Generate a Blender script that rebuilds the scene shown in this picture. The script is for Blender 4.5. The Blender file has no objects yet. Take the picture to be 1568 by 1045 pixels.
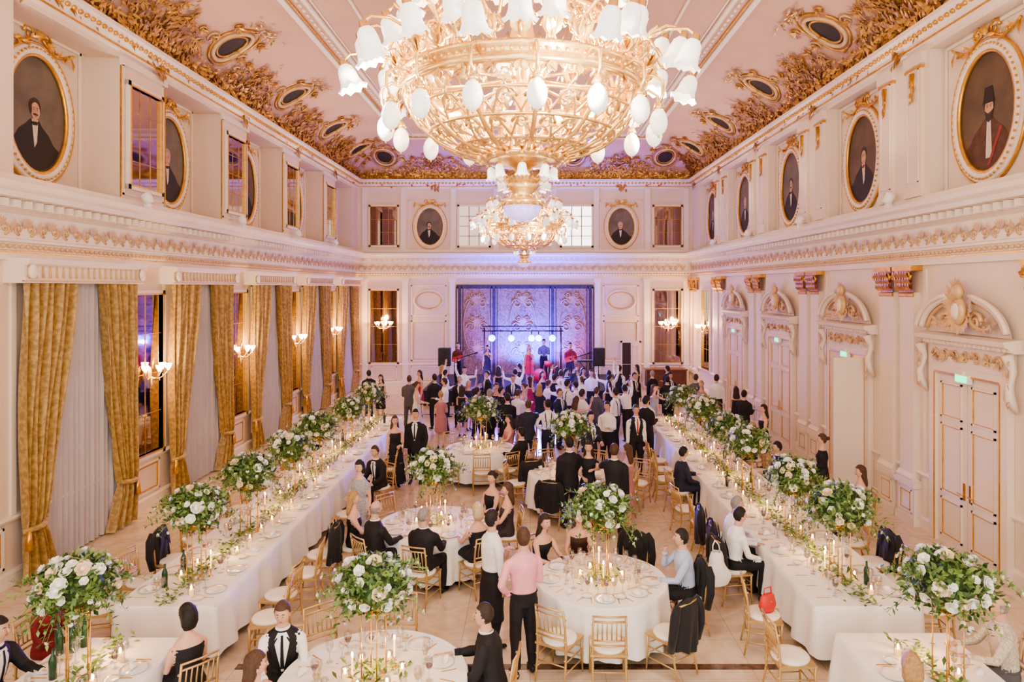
import bpy, math, random
from mathutils import Vector, Matrix, noise
from mathutils.kdtree import KDTree
R=random.Random(11)
V=Vector
pi=math.pi
SC=bpy.context.scene
COL=SC.collection
XL,XR,YB,YF=-8.1,7.6,32.0,-2.0
ZT=9.8; ZC=11.15; INS=2.5
# ------------------------------------------------------------------ materials
def mat(name,col,rough=.5,metal=0,emit=None,es=0,bump=0,bs=60,var=0,vs=4,spec=.5,sheen=0,alpha=1):
    m=bpy.data.materials.new(name);m.use_nodes=True
    nt=m.node_tree;b=nt.nodes['Principled BSDF']
    c=(col[0],col[1],col[2],1)
    b.inputs['Base Color'].default_value=c
    b.inputs['Roughness'].default_value=rough
    b.inputs['Metallic'].default_value=metal
    b.inputs['Specular IOR Level'].default_value=spec
    b.inputs['Alpha'].default_value=alpha
    if sheen: b.inputs['Sheen Weight'].default_value=sheen
    if emit:
        b.inputs['Emission Color'].default_value=(*emit,1);b.inputs['Emission Strength'].default_value=es
    tc=nt.nodes.new('ShaderNodeTexCoord')
    if var:
        n=nt.nodes.new('ShaderNodeTexNoise');n.inputs['Scale'].default_value=vs;n.inputs['Detail'].default_value=4
        r=nt.nodes.new('ShaderNodeValToRGB');e=r.color_ramp.elements
        e[0].position=.3;e[1].position=.7
        e[0].color=tuple(max(0,x*(1-var)) for x in c[:3])+(1,);e[1].color=tuple(min(1,x*(1+var)) for x in c[:3])+(1,)
        nt.links.new(tc.outputs['Object'],n.inputs['Vector']);nt.links.new(n.outputs['Fac'],r.inputs['Fac']);nt.links.new(r.outputs['Color'],b.inputs['Base Color'])
    if bump:
        n=nt.nodes.new('ShaderNodeTexNoise');n.inputs['Scale'].default_value=bs;n.inputs['Detail'].default_value=3
        u=nt.nodes.new('ShaderNodeBump');u.inputs['Strength'].default_value=bump;u.inputs['Distance'].default_value=.02
        nt.links.new(tc.outputs['Object'],n.inputs['Vector']);nt.links.new(n.outputs['Fac'],u.inputs['Height']);nt.links.new(u.outputs['Normal'],b.inputs['Normal'])
    return m
WALL=mat('cream_plaster',(.79,.645,.53),.6,var=.03,vs=.8,bump=.05)
WALLR=mat('warm_white_plaster',(.82,.71,.60),.55,var=.03,vs=.8,bump=.05)
TRIM=mat('white_stucco_trim',(.86,.765,.66),.45,var=.03,vs=3)
RELIEF=mat('stucco_relief',(.68,.47,.25),.42,.2,var=.12,vs=6)
CEIL=mat('pink_ceiling_plaster',(.62,.40,.31),.7,var=.04,vs=.7,bump=.05)
COVEM=mat('pink_cove_plaster',(.62,.39,.30),.65,var=.06,vs=.9)
GOLD=mat('gilding',(.74,.43,.10),.30,.8,var=.18,vs=9)
GARL=mat('antique_gilding',(.54,.31,.09),.34,.65,var=.3,vs=5)
PALEG=mat('pale_gilding',(.88,.61,.27),.25,.85,var=.10,vs=9)
CHG=mat('champagne_gold_wood',(.60,.41,.18),.35,.5,var=.08,vs=9)
MIRR=mat('aged_mirror_glass',(.44,.36,.30),.04,1.0)
DARK=mat('dark_grille',(.03,.022,.018),.6,bump=.4,bs=80)
SHEER=mat('sheer_curtain',(.50,.47,.50),.8,var=.06,vs=2)
OPAL=mat('opal_glass',(.95,.94,.92),.25,0,(1,.95,.88),.35)
OPALL=mat('opal_glass_lit',(.95,.93,.9),.3,0,(1,.72,.40),11)
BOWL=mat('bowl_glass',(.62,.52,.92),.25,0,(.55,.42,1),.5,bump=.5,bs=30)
LINEN=mat('white_tablecloth',(.88,.86,.84),.75,bump=.15,bs=9,sheen=.2)
CUSH=mat('ivory_cushion',(.88,.83,.74),.7,bump=.1,bs=25)
PORC=mat('porcelain',(.9,.89,.86),.15)
FLAME=mat('candle_flame',(1,.7,.3),.5,0,(1,.46,.11),40)
WAX=mat('candle_wax',(.9,.75,.5),.5,0,(1,.52,.18),1.2)
LEAF=mat('leaf_green',(.070,.14,.038),.5,var=.4,vs=14)
LEAF2=mat('leaf_pale_green',(.19,.30,.08),.5,var=.35,vs=14)
PETAL=mat('white_petal',(.90,.89,.82),.6,var=.06,vs=20)
PEACH=mat('cream_petal',(.85,.72,.52),.6,var=.1,vs=20)
BLACKC=mat('black_cloth',(.012,.011,.015),.8,bump=.3,bs=40,sheen=.1)
BLKP=mat('black_plastic',(.015,.015,.017),.45)
BLUEL=mat('blue_lamp_lens',(.05,.08,.8),.4,0,(.03,.06,1),9)
VIOL=mat('cyan_lamp_lens',(.03,.3,.8),.4,0,(.02,.30,1),7)
REDC=mat('red_leather',(.6,.05,.04),.5,var=.1)
BOTTLE=mat('green_bottle_glass',(.02,.07,.03),.1)
EXIT=mat('exit_sign_green',(.1,.7,.35),.5,0,(.04,1,.40),1.4)
WARMROOM=mat('doorway_glow_panel',(.85,.50,.24),.7,0,(1,.45,.15),.4,var=.1,vs=1)  # glow put into the panel colour, stands in for the lit room beyond
WINLIT=mat('lit_window_glass',(.95,.9,.85),.3,0,(1,.95,.9),1.6)
WINLIT2=mat('dim_lit_window_glass',(.8,.72,.58),.3,0,(1,.86,.66),.28,var=.1,vs=3)
MUNT=mat('window_muntin',(.40,.31,.21),.5)
NIGHT=mat('night_window_glass',(.02,.025,.04),.1)
CANVAS=[mat('portrait_canvas',(.15,.13,.105),.6,var=.35,vs=1.5),mat('portrait_canvas_brown',(.12,.085,.055),.6,var=.35,vs=1.5)]
PSUIT=mat('painted_black_coat',(.02,.016,.015),.6)
PROBE=mat('painted_brown_robe',(.10,.045,.025),.6,var=.3,vs=6)
PRED=mat('painted_red_sash',(.30,.05,.035),.6,var=.2,vs=10)
PSHIRT=mat('painted_white_linen',(.6,.55,.45),.6)
PFACE=mat('painted_flesh',(.56,.33,.21),.6,var=.18,vs=12)
PHAIR=mat('painted_hair',(.045,.028,.02),.6)
PGREY=mat('painted_grey_hair',(.35,.31,.26),.6)
def glassmat():
    m=bpy.data.materials.new('clear_glass');m.use_nodes=True;nt=m.node_tree
    nt.nodes.remove(nt.nodes['Principled BSDF'])
    o=nt.nodes['Material Output'];t=nt.nodes.new('ShaderNodeBsdfTransparent');g=nt.nodes.new('ShaderNodeBsdfGlossy');g.inputs['Roughness'].default_value=.08
    t.inputs[0].default_value=(.88,.87,.85,1)
    x=nt.nodes.new('ShaderNodeMixShader');x.inputs[0].default_value=.25
    nt.links.new(t.outputs[0],x.inputs[1]);nt.links.new(g.outputs[0],x.inputs[2]);nt.links.new(x.outputs[0],o.inputs[0]);return m
GLASS=glassmat()
def curtain_mat():
    m=mat('gold_brocade',(.50,.35,.12),.45,sheen=.3);nt=m.node_tree;b=nt.nodes['Principled BSDF']
    tc=nt.nodes['Texture Coordinate']
    w=nt.nodes.new('ShaderNodeTexNoise');w.inputs['Scale'].default_value=13;w.inputs['Detail'].default_value=6
    r=nt.nodes.new('ShaderNodeValToRGB');e=r.color_ramp.elements;e[0].position=.40;e[0].color=(.33,.20,.055,1);e[1].position=.62;e[1].color=(.52,.345,.12,1)
    nt.links.new(tc.outputs['Object'],w.inputs['Vector']);nt.links.new(w.outputs['Fac'],r.inputs['Fac']);nt.links.new(r.outputs['Color'],b.inputs['Base Color']);return m
BROC=curtain_mat()
def tapestry_mat():
    m=mat('tapestry_damask',(.45,.3,.2),.8);nt=m.node_tree;b=nt.nodes['Principled BSDF']
    tc=nt.nodes['Texture Coordinate'];w=nt.nodes.new('ShaderNodeTexNoise');w.inputs['Scale'].default_value=6;w.inputs['Detail'].default_value=8;w.inputs['Distortion'].default_value=2
    r=nt.nodes.new('ShaderNodeValToRGB');e=r.color_ramp.elements;e[0].position=.36;e[0].color=(.22,.13,.085,1);e[1].position=.60;e[1].color=(.42,.29,.19,1)
    nt.links.new(tc.outputs['Object'],w.inputs['Vector']);nt.links.new(w.outputs['Fac'],r.inputs['Fac']);nt.links.new(r.outputs['Color'],b.inputs['Base Color']);return m
TAP=tapestry_mat()
TAPB=mat('tapestry_border',(.07,.06,.06),.8,var=.3,vs=8)
TAPL=mat('tapestry_ornament',(.50,.34,.19),.8,var=.15,vs=8)
def floor_mat():
    m=mat('polished_marble_tiles',(.7,.6,.5),.14);nt=m.node_tree;b=nt.nodes['Principled BSDF'];L=nt.links.new
    tc=nt.nodes['Texture Coordinate']
    br=nt.nodes.new('ShaderNodeTexBrick');br.inputs['Scale'].default_value=1.0;br.inputs['Brick Width'].default_value=.9;br.inputs['Row Height'].default_value=.9;br.offset=0
    br.inputs['Mortar Size'].default_value=.005;br.inputs['Color1'].default_value=(.75,.63,.50,1);br.inputs['Color2'].default_value=(.71,.59,.46,1);br.inputs['Mortar'].default_value=(.50,.41,.31,1)
    n=nt.nodes.new('ShaderNodeTexNoise');n.inputs['Scale'].default_value=1.6;n.inputs['Detail'].default_value=8;n.inputs['Distortion'].default_value=3
    r=nt.nodes.new('ShaderNodeValToRGB');e=r.color_ramp.elements;e[0].position=.35;e[0].color=(.86,.80,.73,1);e[1].position=.6;e[1].color=(1,1,1,1)
    mx=nt.nodes.new('ShaderNodeMix');mx.data_type='RGBA';mx.blend_type='MULTIPLY';mx.inputs[0].default_value=1
    L(tc.outputs['Object'],br.inputs['Vector']);L(tc.outputs['Object'],n.inputs['Vector']);L(n.outputs['Fac'],r.inputs['Fac'])
    L(br.outputs['Color'],mx.inputs[6]);L(r.outputs['Color'],mx.inputs[7]);L(mx.outputs[2],b.inputs['Base Color']);return m
FLOORM=floor_mat()
BANDM=mat('dark_marble_inlay',(.14,.08,.05),.2,var=.5,vs=12)
# ------------------------------------------------------------------ mesh builder
class MB:
    def __init__(s): s.v=[];s.f=[];s.m=[];s.s=[]
    def add(s,vs,fs,mi=0,M=None,sm=True):
        o=len(s.v)
        if M is not None: s.v.extend([M@V(p) for p in vs])
        else: s.v.extend([V(p) for p in vs])
        for f in fs: s.f.append([i+o for i in f])
        k=len(fs)
        if isinstance(mi,list): s.m.extend(mi)
        else: s.m.extend([mi]*k)
        s.s.extend([sm]*k)
    def box(s,x0,x1,y0,y1,z0,z1,mi=0,M=None):
        vs=[(x,y,z) for z in (z0,z1) for y in (y0,y1) for x in (x0,x1)]
        s.add(vs,[(0,2,3,1),(4,5,7,6),(0,1,5,4),(2,6,7,3),(0,4,6,2),(1,3,7,5)],mi,M,False)
    def tube(s,pts,r,n=6,mi=0,M=None,cap=True):
        pts=[V(p) for p in pts];k=len(pts)
        rs=r if isinstance(r,(list,tuple)) else [r]*k
        vs=[];N=None
        for i in range(k):
            t=pts[min(i+1,k-1)]-pts[max(i-1,0)]
            t=t.normalized() if t.length>1e-9 else V((0,0,1))
            if N is None: N=t.orthogonal().normalized()
            N=N-t*N.dot(t);N=N.normalized() if N.length>1e-6 else t.orthogonal().normalized()
            B=t.cross(N)
            for j in range(n):
                a=2*pi*j/n;vs.append(pts[i]+(N*math.cos(a)+B*math.sin(a))*rs[i])
        fs=[(i*n+j,i*n+(j+1)%n,(i+1)*n+(j+1)%n,(i+1)*n+j) for i in range(k-1) for j in range(n)]
        if cap: fs+= [tuple(range(n))[::-1],tuple((k-1)*n+j for j in range(n))]
        s.add(vs,fs,mi,M)
    def lathe(s,prof,n=16,mi=0,M=None,wav=None):
        vs=[]
        for r,z in prof:
            for j in range(n):
                a=2*pi*j/n;vs.append((r*math.cos(a),r*math.sin(a),z))
        k=len(prof)
        fs=[(i*n+j,i*n+(j+1)%n,(i+1)*n+(j+1)%n,(i+1)*n+j) for i in range(k-1) for j in range(n)]
        s.add(vs,fs,mi,M)
    def ell(s,c,rad,mi=0,n=10,k=6,M=None):
        if not isinstance(rad,(tuple,list)): rad=(rad,)*3
        vs=[(c[0],c[1],c[2]+rad[2])]
        for i in range(1,k):
            p=pi*i/k
            for j in range(n):
                a=2*pi*j/n;vs.append((c[0]+rad[0]*math.sin(p)*math.cos(a),c[1]+rad[1]*math.sin(p)*math.sin(a),c[2]+rad[2]*math.cos(p)))
        vs.append((c[0],c[1],c[2]-rad[2]));L=len(vs)-1
        fs=[(0,1+j,1+(j+1)%n) for j in range(n)]
        for i in range(k-2):
            for j in range(n): fs.append((1+i*n+j,1+(i+1)*n+j,1+(i+1)*n+(j+1)%n,1+i*n+(j+1)%n))
        fs+=[(L,1+(k-2)*n+(j+1)%n,1+(k-2)*n+j) for j in range(n)]
        s.add(vs,fs,mi,M)
    def loft(s,secs,X=(1,0,0),n=12,mi=0,M=None,tags=None,off=0):
        X=V(X);k=len(secs);vs=[];c=[V(q[0]) for q in secs]
        for i in range(k):
            t=c[min(i+1,k-1)]-c[max(i-1,0)];t=t.normalized() if t.length>1e-9 else V((0,0,1))
            x=(X-t*X.dot(t)).normalized();y=t.cross(x)
            for j in range(n):
                a=2*pi*j/n;vs.append(c[i]+x*math.cos(a)*secs[i][1]+y*math.sin(a)*secs[i][2])
                if tags is not None: tags.append(secs[i][3]+off)
        fs=[(i*n+j,i*n+(j+1)%n,(i+1)*n+(j+1)%n,(i+1)*n+j) for i in range(k-1) for j in range(n)]
        fs+=[tuple(range(n))[::-1],tuple((k-1)*n+j for j in range(n))]
        s.add(vs,fs,mi,M)
    def grid(s,fn,nu,nv,mi=0,M=None):
        vs=[fn(i/nu,j/nv) for j in range(nv+1) for i in range(nu+1)]
        w=nu+1
        fs=[(j*w+i,j*w+i+1,(j+1)*w+i+1,(j+1)*w+i) for j in range(nv) for i in range(nu)]
        s.add(vs,fs,mi,M)
    def extr(s,prof,x0,x1,mi=0,M=None):
        k=len(prof);vs=[(x,-o,z) for x in (x0,x1) for o,z in prof]
        s.add(vs,[(i,i+1,k+i+1,k+i) for i in range(k-1)]+[tuple(range(k)),tuple(range(k,2*k))],mi,M,False)
    def leaf(s,p,d,nr,L,W,mi=0,curl=.25,M=None):
        p=V(p);d=V(d).normalized();nr=V(nr);nr=(nr-d*nr.dot(d))
        nr=nr.normalized() if nr.length>1e-5 else d.orthogonal().normalized()
        q=d.cross(nr)
        m=p+d*L*.5+nr*L*curl*.6
        s.add([p,m+q*W*.5-nr*W*.15,m+nr*.0,m-q*W*.5-nr*W*.15,p+d*L+nr*L*curl*.2],[(0,1,2),(0,2,3),(2,1,4),(3,2,4)],mi,M)
    def spiral(s,c,ax,ay,R0,turns,r,mi=0,n=12,M=None,sides=5,ph=0):
        pts=[];c=V(c);ax=V(ax);ay=V(ay)
        for i in range(n+1):
            t=i/n;a=ph+turns*2*pi*t;rr=R0*(1-.8*t)
            pts.append(c+ax*math.cos(a)*rr+ay*math.sin(a)*rr)
        s.tube(pts,[r*(1-.4*i/n) for i in range(n+1)],sides,mi,M)
    def mesh(s,name,mats):
        me=bpy.data.meshes.new(name);me.from_pydata([tuple(p) for p in s.v],[],s.f)
        for m in mats: me.materials.append(m)
        me.polygons.foreach_set('material_index',s.m);me.polygons.foreach_set('use_smooth',s.s);me.update();return me
    def obj(s,name,mats,M=None): return put(name,s.mesh(name,mats),M)
def put(name,me,M=None):
    o=bpy.data.objects.new(name,me);COL.objects.link(o)
    if M is not None: o.matrix_world=M
    return o
def TR(x,y,z=0,yaw=0,s=1): return Matrix.Translation((x,y,z))@Matrix.Rotation(math.radians(yaw),4,'Z')@Matrix.Scale(s,4)
def WM(side,p,z=0,off=0):
    if side=='L': m=Matrix(((0,-1,0,XL+off),(1,0,0,p),(0,0,1,z),(0,0,0,1)))
    elif side=='R': m=Matrix(((0,1,0,XR-off),(-1,0,0,p),(0,0,1,z),(0,0,0,1)))
    else: m=Matrix(((1,0,0,p),(0,1,0,YB-off),(0,0,1,z),(0,0,0,1)))
    return m
# ------------------------------------------------------------------ people
MATC={}
def cm(kind,col):
    k=(kind,tuple(col))
    if k not in MATC:
        if kind=='skin': MATC[k]=mat('skin',col,.5,var=.05,vs=10)
        elif kind=='hair': MATC[k]=mat('hair',col,.55,bump=.6,bs=90,var=.25,vs=40)
        elif kind=='shoe': MATC[k]=mat('shoe_leather',col,.3)
        elif kind=='lace': MATC[k]=mat('lace_clothing',col,.75,bump=.5,bs=50,var=.30,vs=45)
        else: MATC[k]=mat('clothing',col,.75,bump=.15,bs=50,var=.06,vs=8)
    return MATC[k]
EYEW=mat('eye_white',(.8,.78,.75),.3);EYED=mat('eye_iris',(.05,.03,.02),.2);LIP=mat('lips',(.5,.16,.14),.45)
BK=(.011,.010,.014);NV=(.018,.022,.045);WH=(.84,.83,.82);GR=(.10,.10,.11);PK=(.80,.36,.42);BL=(.42,.50,.68)
HB=(.035,.02,.013);HD=(.012,.009,.008);HL=(.42,.26,.11);HG=(.28,.26,.24);HBR=(.085,.042,.022)
ARM={'down':((.14,.02,-1),(.05,.18,-1)),'bent':((.12,.05,-1),(-.2,1,.2)),'front':((.12,.25,-.95),(-.45,.9,-.1)),
 'table':((.16,.55,-.8),(-.35,.95,-.05)),'lap':((.14,.25,-.95),(-.3,.9,-.35)),'hip':((.45,-.25,-.85),(-.55,.45,-.65)),'hug':((.25,.85,-.35),(-.35,.9,.15)),
 'face':((.1,.75,-.65),(-.42,.05,.9)),'raise':((.35,.25,.9),(.0,.25,1)),'half':((.55,.45,.1),(.1,.4,.95)),'mic':((.15,.3,-.9),(-.45,.5,.75)),'pocket':((.22,-.12,-.95),(-.12,.22,-.95)),'play':((.2,.3,-.9),(-.1,.95,-.1))}
def dens(se,step=.03):
    out=[]
    for a,b in zip(se[:-1],se[1:]):
        ca,cb=V(a[0]),V(b[0]);n=max(1,int(round((cb-ca).length/step)))
        for i in range(n):
            t=i/n;out.append((ca.lerp(cb,t),a[1]+(b[1]-a[1])*t,a[2]+(b[2]-a[2])*t,a[3]))
    out.append((V(se[-1][0]),se[-1][1],se[-1][2],se[-1][3]));return out
def rad_at(lst,u):
    for a,b in zip(lst[:-1],lst[1:]):
        if a[0]<=u<=b[0]:
            t=(u-a[0])/max(1e-6,b[0]-a[0]);return a[1]+(b[1]-a[1])*t,a[2]+(b[2]-a[2])*t
    return (lst[0][1],lst[0][2]) if u<lst[0][0] else (lst[-1][1],lst[-1][2])
def person_mesh(name,sex='m',pose='stand',top=BK,bot=BK,shirt=WH,tie=None,jacket=False,sleeve='long',skirt=None,apron=False,
    hair=HB,hs='short',arms=('down','down'),lean=0,head=(0,0),skin=(.60,.36,.26),vox=.02,stride=.0,vest=False,beard=False,susp=False,side=0,tk='c'):
    W=MB();tags=[];man=sex=='m'
    SK,TP,BT,SH,ST,TI=0,1,2,3,4,5
    sit=pose=='sit';hz=.57 if sit else .93
    la=math.radians(lean);X=V((1,0,0));A=V((side,math.sin(la),math.cos(la))).normalized();F=A.cross(X).normalized();P=V((0,0,hz))
    def pt(a,f,u): return P+X*a+F*f+A*u
    dress=skirt is not None and not man
    lowm=TP if (dress) else BT
    neckm=SK
    if man: ts=[(-.10,.145,.105,BT),(0,.165,.12,BT),(.06,.158,.118,BT),(.065,.16,.12,TP),(.14,.15,.115,TP),(.27,.168,.122,TP),(.38,.188,.122,TP),(.45,.178,.105,TP),(.495,.12,.085,TP),(.53,.068,.066,TP),(.55,.058,.06,neckm),(.64,.054,.058,neckm)]
    else: ts=[(-.10,.15,.11,lowm),(0,.168,.122,lowm),(.08,.145,.105,lowm),(.09,.14,.105,TP),(.15,.122,.095,TP),(.24,.138,.11,TP),(.31,.148,.128,TP),(.38,.15,.105,TP),(.43,.14,.088,TP),(.475,.09,.07,TP),(.51,.052,.052,SK),(.63,.045,.05,SK)]
    W.loft(dens([(pt(0,.012 if (not man and .2<u<.34) else 0,u),rx,ry,m) for u,rx,ry,m in ts]),(1,0,0),16,tags=tags,off=10)
    body=ts
    if jacket:
        lo=-.06 if sit else -.2
        js=[(lo,.182,.14,TP),(0,.182,.138,TP),(.12,.162,.128,TP),(.27,.18,.134,TP),(.38,.196,.13,TP),(.45,.186,.11,TP),(.50,.12,.09,TP)]
        W.loft(dens([(pt(0,0,u),rx,ry,m) for u,rx,ry,m in js]),(1,0,0),16,tags=tags,off=20);body=js
    sw=.178 if man else .148
    wr=[]
    for sg,an in ((-1,arms[0]),(1,arms[1])):
        u,l=ARM[an];k=1 if man else .93
        U=V((u[0]*sg,u[1],u[2])).normalized();Lo=V((l[0]*sg,l[1],l[2])).normalized()
        s0=pt(sg*sw,0,.435 if man else .405);e=s0+U*.285*k;w=e+Lo*.255*k
        j=.012 if jacket else 0;q=1 if man else .8
        m1=SK if sleeve=='none' else TP;m2=TP if sleeve=='long' else SK
        W.loft(dens([(s0-U*.0+V((-sg*.04,0,.0)),.05*q+j,.05*q+j,m1),(s0+U*.05,.058*q+j,.06*q+j,m1),(s0+U*.15*k,.05*q+j,.052*q+j,m1 if sleeve!='short' else SK),(e,.042*q+j,.043*q+j,m2),(e+Lo*.08,.043*q+j,.043*q+j,m2),(w-Lo*.01,.030*q+j,.028*q+j,m2)]),(0,0,1) if abs(U.z)<.7 else (1,0,0),12,tags=tags,off=30)
        wr.append((w,Lo,sg))
    for sg in (-1,1):
        t=.0 if man else -.012
        lm=BT if (man or not dress) else SK
        if sit:
            h=V((sg*.085,.0,hz-.01));kn=V((sg*(.13 if man else .08),.43,hz-.02));an=V((sg*(.14 if man else .08),.40+.06*sg*stride,.09))
        else:
            h=V((sg*.085,0,hz-.03));kn=V((sg*.10,.03+sg*stride*.6,.49));an=V((sg*(.11 if man else .075),-.02+sg*stride,.09))
        ex=.012 if lm==BT else 0
        am=lm
        W.loft(dens([(h,.088+t,.092+t,lm if not (dress and sit) else TP),(h.lerp(kn,.5),.075+t+ex,.078+t+ex,lm if not (dress and sit) else TP),(kn,.055+t+ex,.058+t+ex,lm),(kn.lerp(an,.3),.052+t+ex,.057+t+ex,lm),(an+V((0,0,.02)),.036+t*.5+ex*1.4,.04+t*.5+ex*1.4,am)]),(1,0,0),12,tags=tags)
        W.loft(dens([(an+V((0,-.05,-.045)),.030,.040,SH),(an+V((0,0,-.04)),.038,.045,SH),(an+V((sg*.01,.09,-.055)),.044,.032,SH),(an+V((sg*.015,.17,-.062)),.030,.022,SH)],.03),(1,0,0),8,tags=tags)
    if dress or apron:
        ml=TP if not apron else TI
        if sit:
            W.loft(dens([((0,-.05,hz-.02),.17,.10,ml),((0,.15,hz-.01),.19,.095,ml),((0,.44,hz-.02),.17,.085,ml)]),(1,0,0),16,tags=tags)
            if skirt=='long': W.loft(dens([((0,.42,hz),.17,.09,ml),((0,.46,.3),.17,.09,ml),((0,.44,.08),.2,.13,ml)]),(1,0,0),16,tags=tags)
        else:
            zl=.10 if skirt=='long' else (.36 if apron else .50)
            fl=.27 if skirt=='long' else .19
            W.loft(dens([((0,0,hz+.08),.145,.115,ml),((0,0,hz-.03),.178,.135,ml),((0,0,(hz+zl)/2),.5*(.18+fl),.5*(.145+fl*.8),ml),((0,0,zl),fl,fl*.8,ml)]),(1,0,0),20,tags=tags,off=40)
    me=bpy.data.meshes.new('t');me.from_pydata([tuple(p) for p in W.v],[],W.f);me.update()
    ob=bpy.data.objects.new('t',me);COL.objects.link(ob)
    r=ob.modifiers.new('r','REMESH');r.mode='VOXEL';r.voxel_size=vox;sm=ob.modifiers.new('s','SMOOTH');sm.factor=.5;sm.iterations=3
    dg=bpy.context.evaluated_depsgraph_get();m2=bpy.data.meshes.new_from_object(ob.evaluated_get(dg))
    bpy.data.objects.remove(ob);bpy.data.meshes.remove(me)
    kd=KDTree(len(W.v))
    for i,p in enumerate(W.v): kd.insert(p,i)
    kd.balance()
    uW=.062 if man else .085;uN=.54 if man else (.385 if sleeve=='none' else .46)
    planes=[uN]+([uW] if (man and not jacket) else [])
    B=MB();vs=[v.co.copy() for v in m2.vertices];nm=[v.normal.copy() for v in m2.vertices]
    for i in range(len(vs)):
        p=vs[i]
        if p.z>.12 and p.z<hz+.45: vs[i]=p+nm[i]*(noise.noise(V((p.x*9,p.y*9,p.z*5)))*.012)
        d=vs[i]-P;u=d.dot(A)
        if abs(d.x)<.2 and d.dot(F)<.19:
            for pl in planes:
                if abs(u-pl)<vox*.55: vs[i]=vs[i]+A*(pl-u)
    fs=[];ms=[]
    for f in m2.polygons:
        c=V((0,0,0))
        for k_ in f.vertices: c+=vs[k_]
        c/=len(f.vertices)
        _,ix,_=kd.find(c);t=tags[ix];part=t//10;mi=t%10
        d=c-P;u=d.dot(A)
        if part==1:
            if man: mi=BT if u<uW else (TP if u<uN else SK)
            else: mi=TP if u<uN else SK
            if apron and u<uW: mi=TI
        elif part==4 and apron: mi=TI if u<uW else TP
        elif part==3:
            if vest and mi==TP: mi=ST
            if sleeve=='none' and abs(d.x)<.125 and u<uN: mi=TP
        fs.append(tuple(f.vertices));ms.append(mi)
    B.add(vs,fs,ms)
    def front(s_,u,ex,w):
        rx,ry=rad_at(body,u);x=s_*w;return pt(x,ry*math.sqrt(max(0,1-(x/rx)**2))+ex,u)
    if jacket or vest:
        u0,u1=(.10,.515)
        wf_=lambda v:.012+.07*min(1,v*1.15)*(1 if v<.82 else max(.35,1-(v-.82)*3.2))
        B.grid(lambda a,v:front(2*a-1,u0+(u1-u0)*v,.008,wf_(v)),8,14,ST)
        if tie is not None: B.grid(lambda a,v:front(2*a-1,u0+.03+(u1-.02-u0-.03)*v,.013,.020-.008*v),3,12,TI)
        for sg in (-1,1):
            B.grid(lambda a,v:front(sg*(1+.55*a*(1-abs(v-.6))),u0+(u1-.04-u0)*v,.013,wf_(v)),3,12,TP)
    if susp:
        for sg in (-1,1):
            pp=[front(sg,.07+.38*i/8,.004,.085) for i in range(9)]+[pt(sg*.085,.03,.505),pt(sg*.08,-.05,.49)]
            for i in range(9):
                uu=.44-.37*i/8;rx,ry=rad_at(body,uu);x=.08-.04*i/8;pp.append(pt(sg*x,-ry*math.sqrt(1-(x/rx)**2)-.004,uu))
            B.tube(pp,.012,5,TI)
    if man and not jacket:
        B.tube([pt(.163*math.cos(a),.123*math.sin(a),.062) for a in [i*2*pi/24 for i in range(25)]],.010,5,BT)
    HS=6;hc=pt(0,.01,.695 if man else .68)
    Mh=Matrix.Translation(hc)@Matrix.Rotation(math.radians(head[0]),4,'Z')@Matrix.Rotation(math.radians(-head[1]),4,'X')
    q=1 if man else .95
    def hs_(x,y,z,k=1):
        X_=x*.076;Y_=y*.096;Z_=z*.118
        if z<0: X_*=1-.28*z*z;Y_*=(1-.10*z*z) if y>0 else (1-.4*z*z)
        if y>0: Y_*=.93
        return V((X_,Y_,Z_))*q*k
    def sph(n,k):
        hu=[]
        for i in range(k+1):
            p=pi*i/k
            for j in range(n):
                a=2*pi*j/n;hu.append((math.sin(p)*math.cos(a),math.sin(p)*math.sin(a),math.cos(p)))
        return hu,[(i*n+j,(i+1)*n+j,(i+1)*n+(j+1)%n,i*n+(j+1)%n) for i in range(k) for j in range(n)]
    hu,hf=sph(20,14)
    B.add([hs_(*u) for u in hu],hf,SK,Mh)
    B.tube([(0,.084*q,.022*q),(0,.094*q,-.004*q),(0,.103*q,-.026*q),(0,.086*q,-.034*q)],[.006,.010,.0135,.006],6,SK,Mh)
    for sg in (-1,1):
        B.ell((sg*.029*q,.077*q,.0),(.013,.009,.007),7,8,5,Mh);B.ell((sg*.029*q,.0843*q,.0),(.006,.003,.006),8,6,4,Mh)
        B.tube([(sg*.016,.0865*q,.021),(sg*.030,.0835*q,.025),(sg*.044,.0745*q,.020)],[.003,.004,.002],5,HS,Mh);B.ell((sg*.075*q,-.005,-.012),(.009,.02,.03),SK,8,5,Mh)
    B.ell((0,.081*q,-.062*q),(.021,.008,.006),9,8,5,Mh)
    hu,hf=sph(36,26);hk=[]
    for f in hf:
        x=sum(hu[i][0] for i in f)/4;y=sum(hu[i][1] for i in f)/4;z=sum(hu[i][2] for i in f)/4
        if hs=='bald': ok=(-.5<z<.22 and y<.15)
        else:
            if y>.55: lim=.52-.10*abs(x)
            elif y>.15: lim=.52-(.55-y)*1.25
            elif y>-.15: lim=-.10-(.15-y)*.5
            else: lim=-.25-min(.4,(-.15-y)*1.4)
            ok=z>lim
        if beard and y>.1 and -.95<z<-.38 and not(y>.8 and z>-.45): ok=True
        if ok: hk.append(f)
    hg=1.10 if hs in('short','bald') else 1.15
    B.add([hs_(*u,1.0)*((hg+.035*noise.noise(V((u[0]*7+top[0]*50,u[1]*7,u[2]*3)))) if u[2]>-.1 else 1.07)+V((0,-.003,.003)) for u in hu],hk,HS,Mh)
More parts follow.
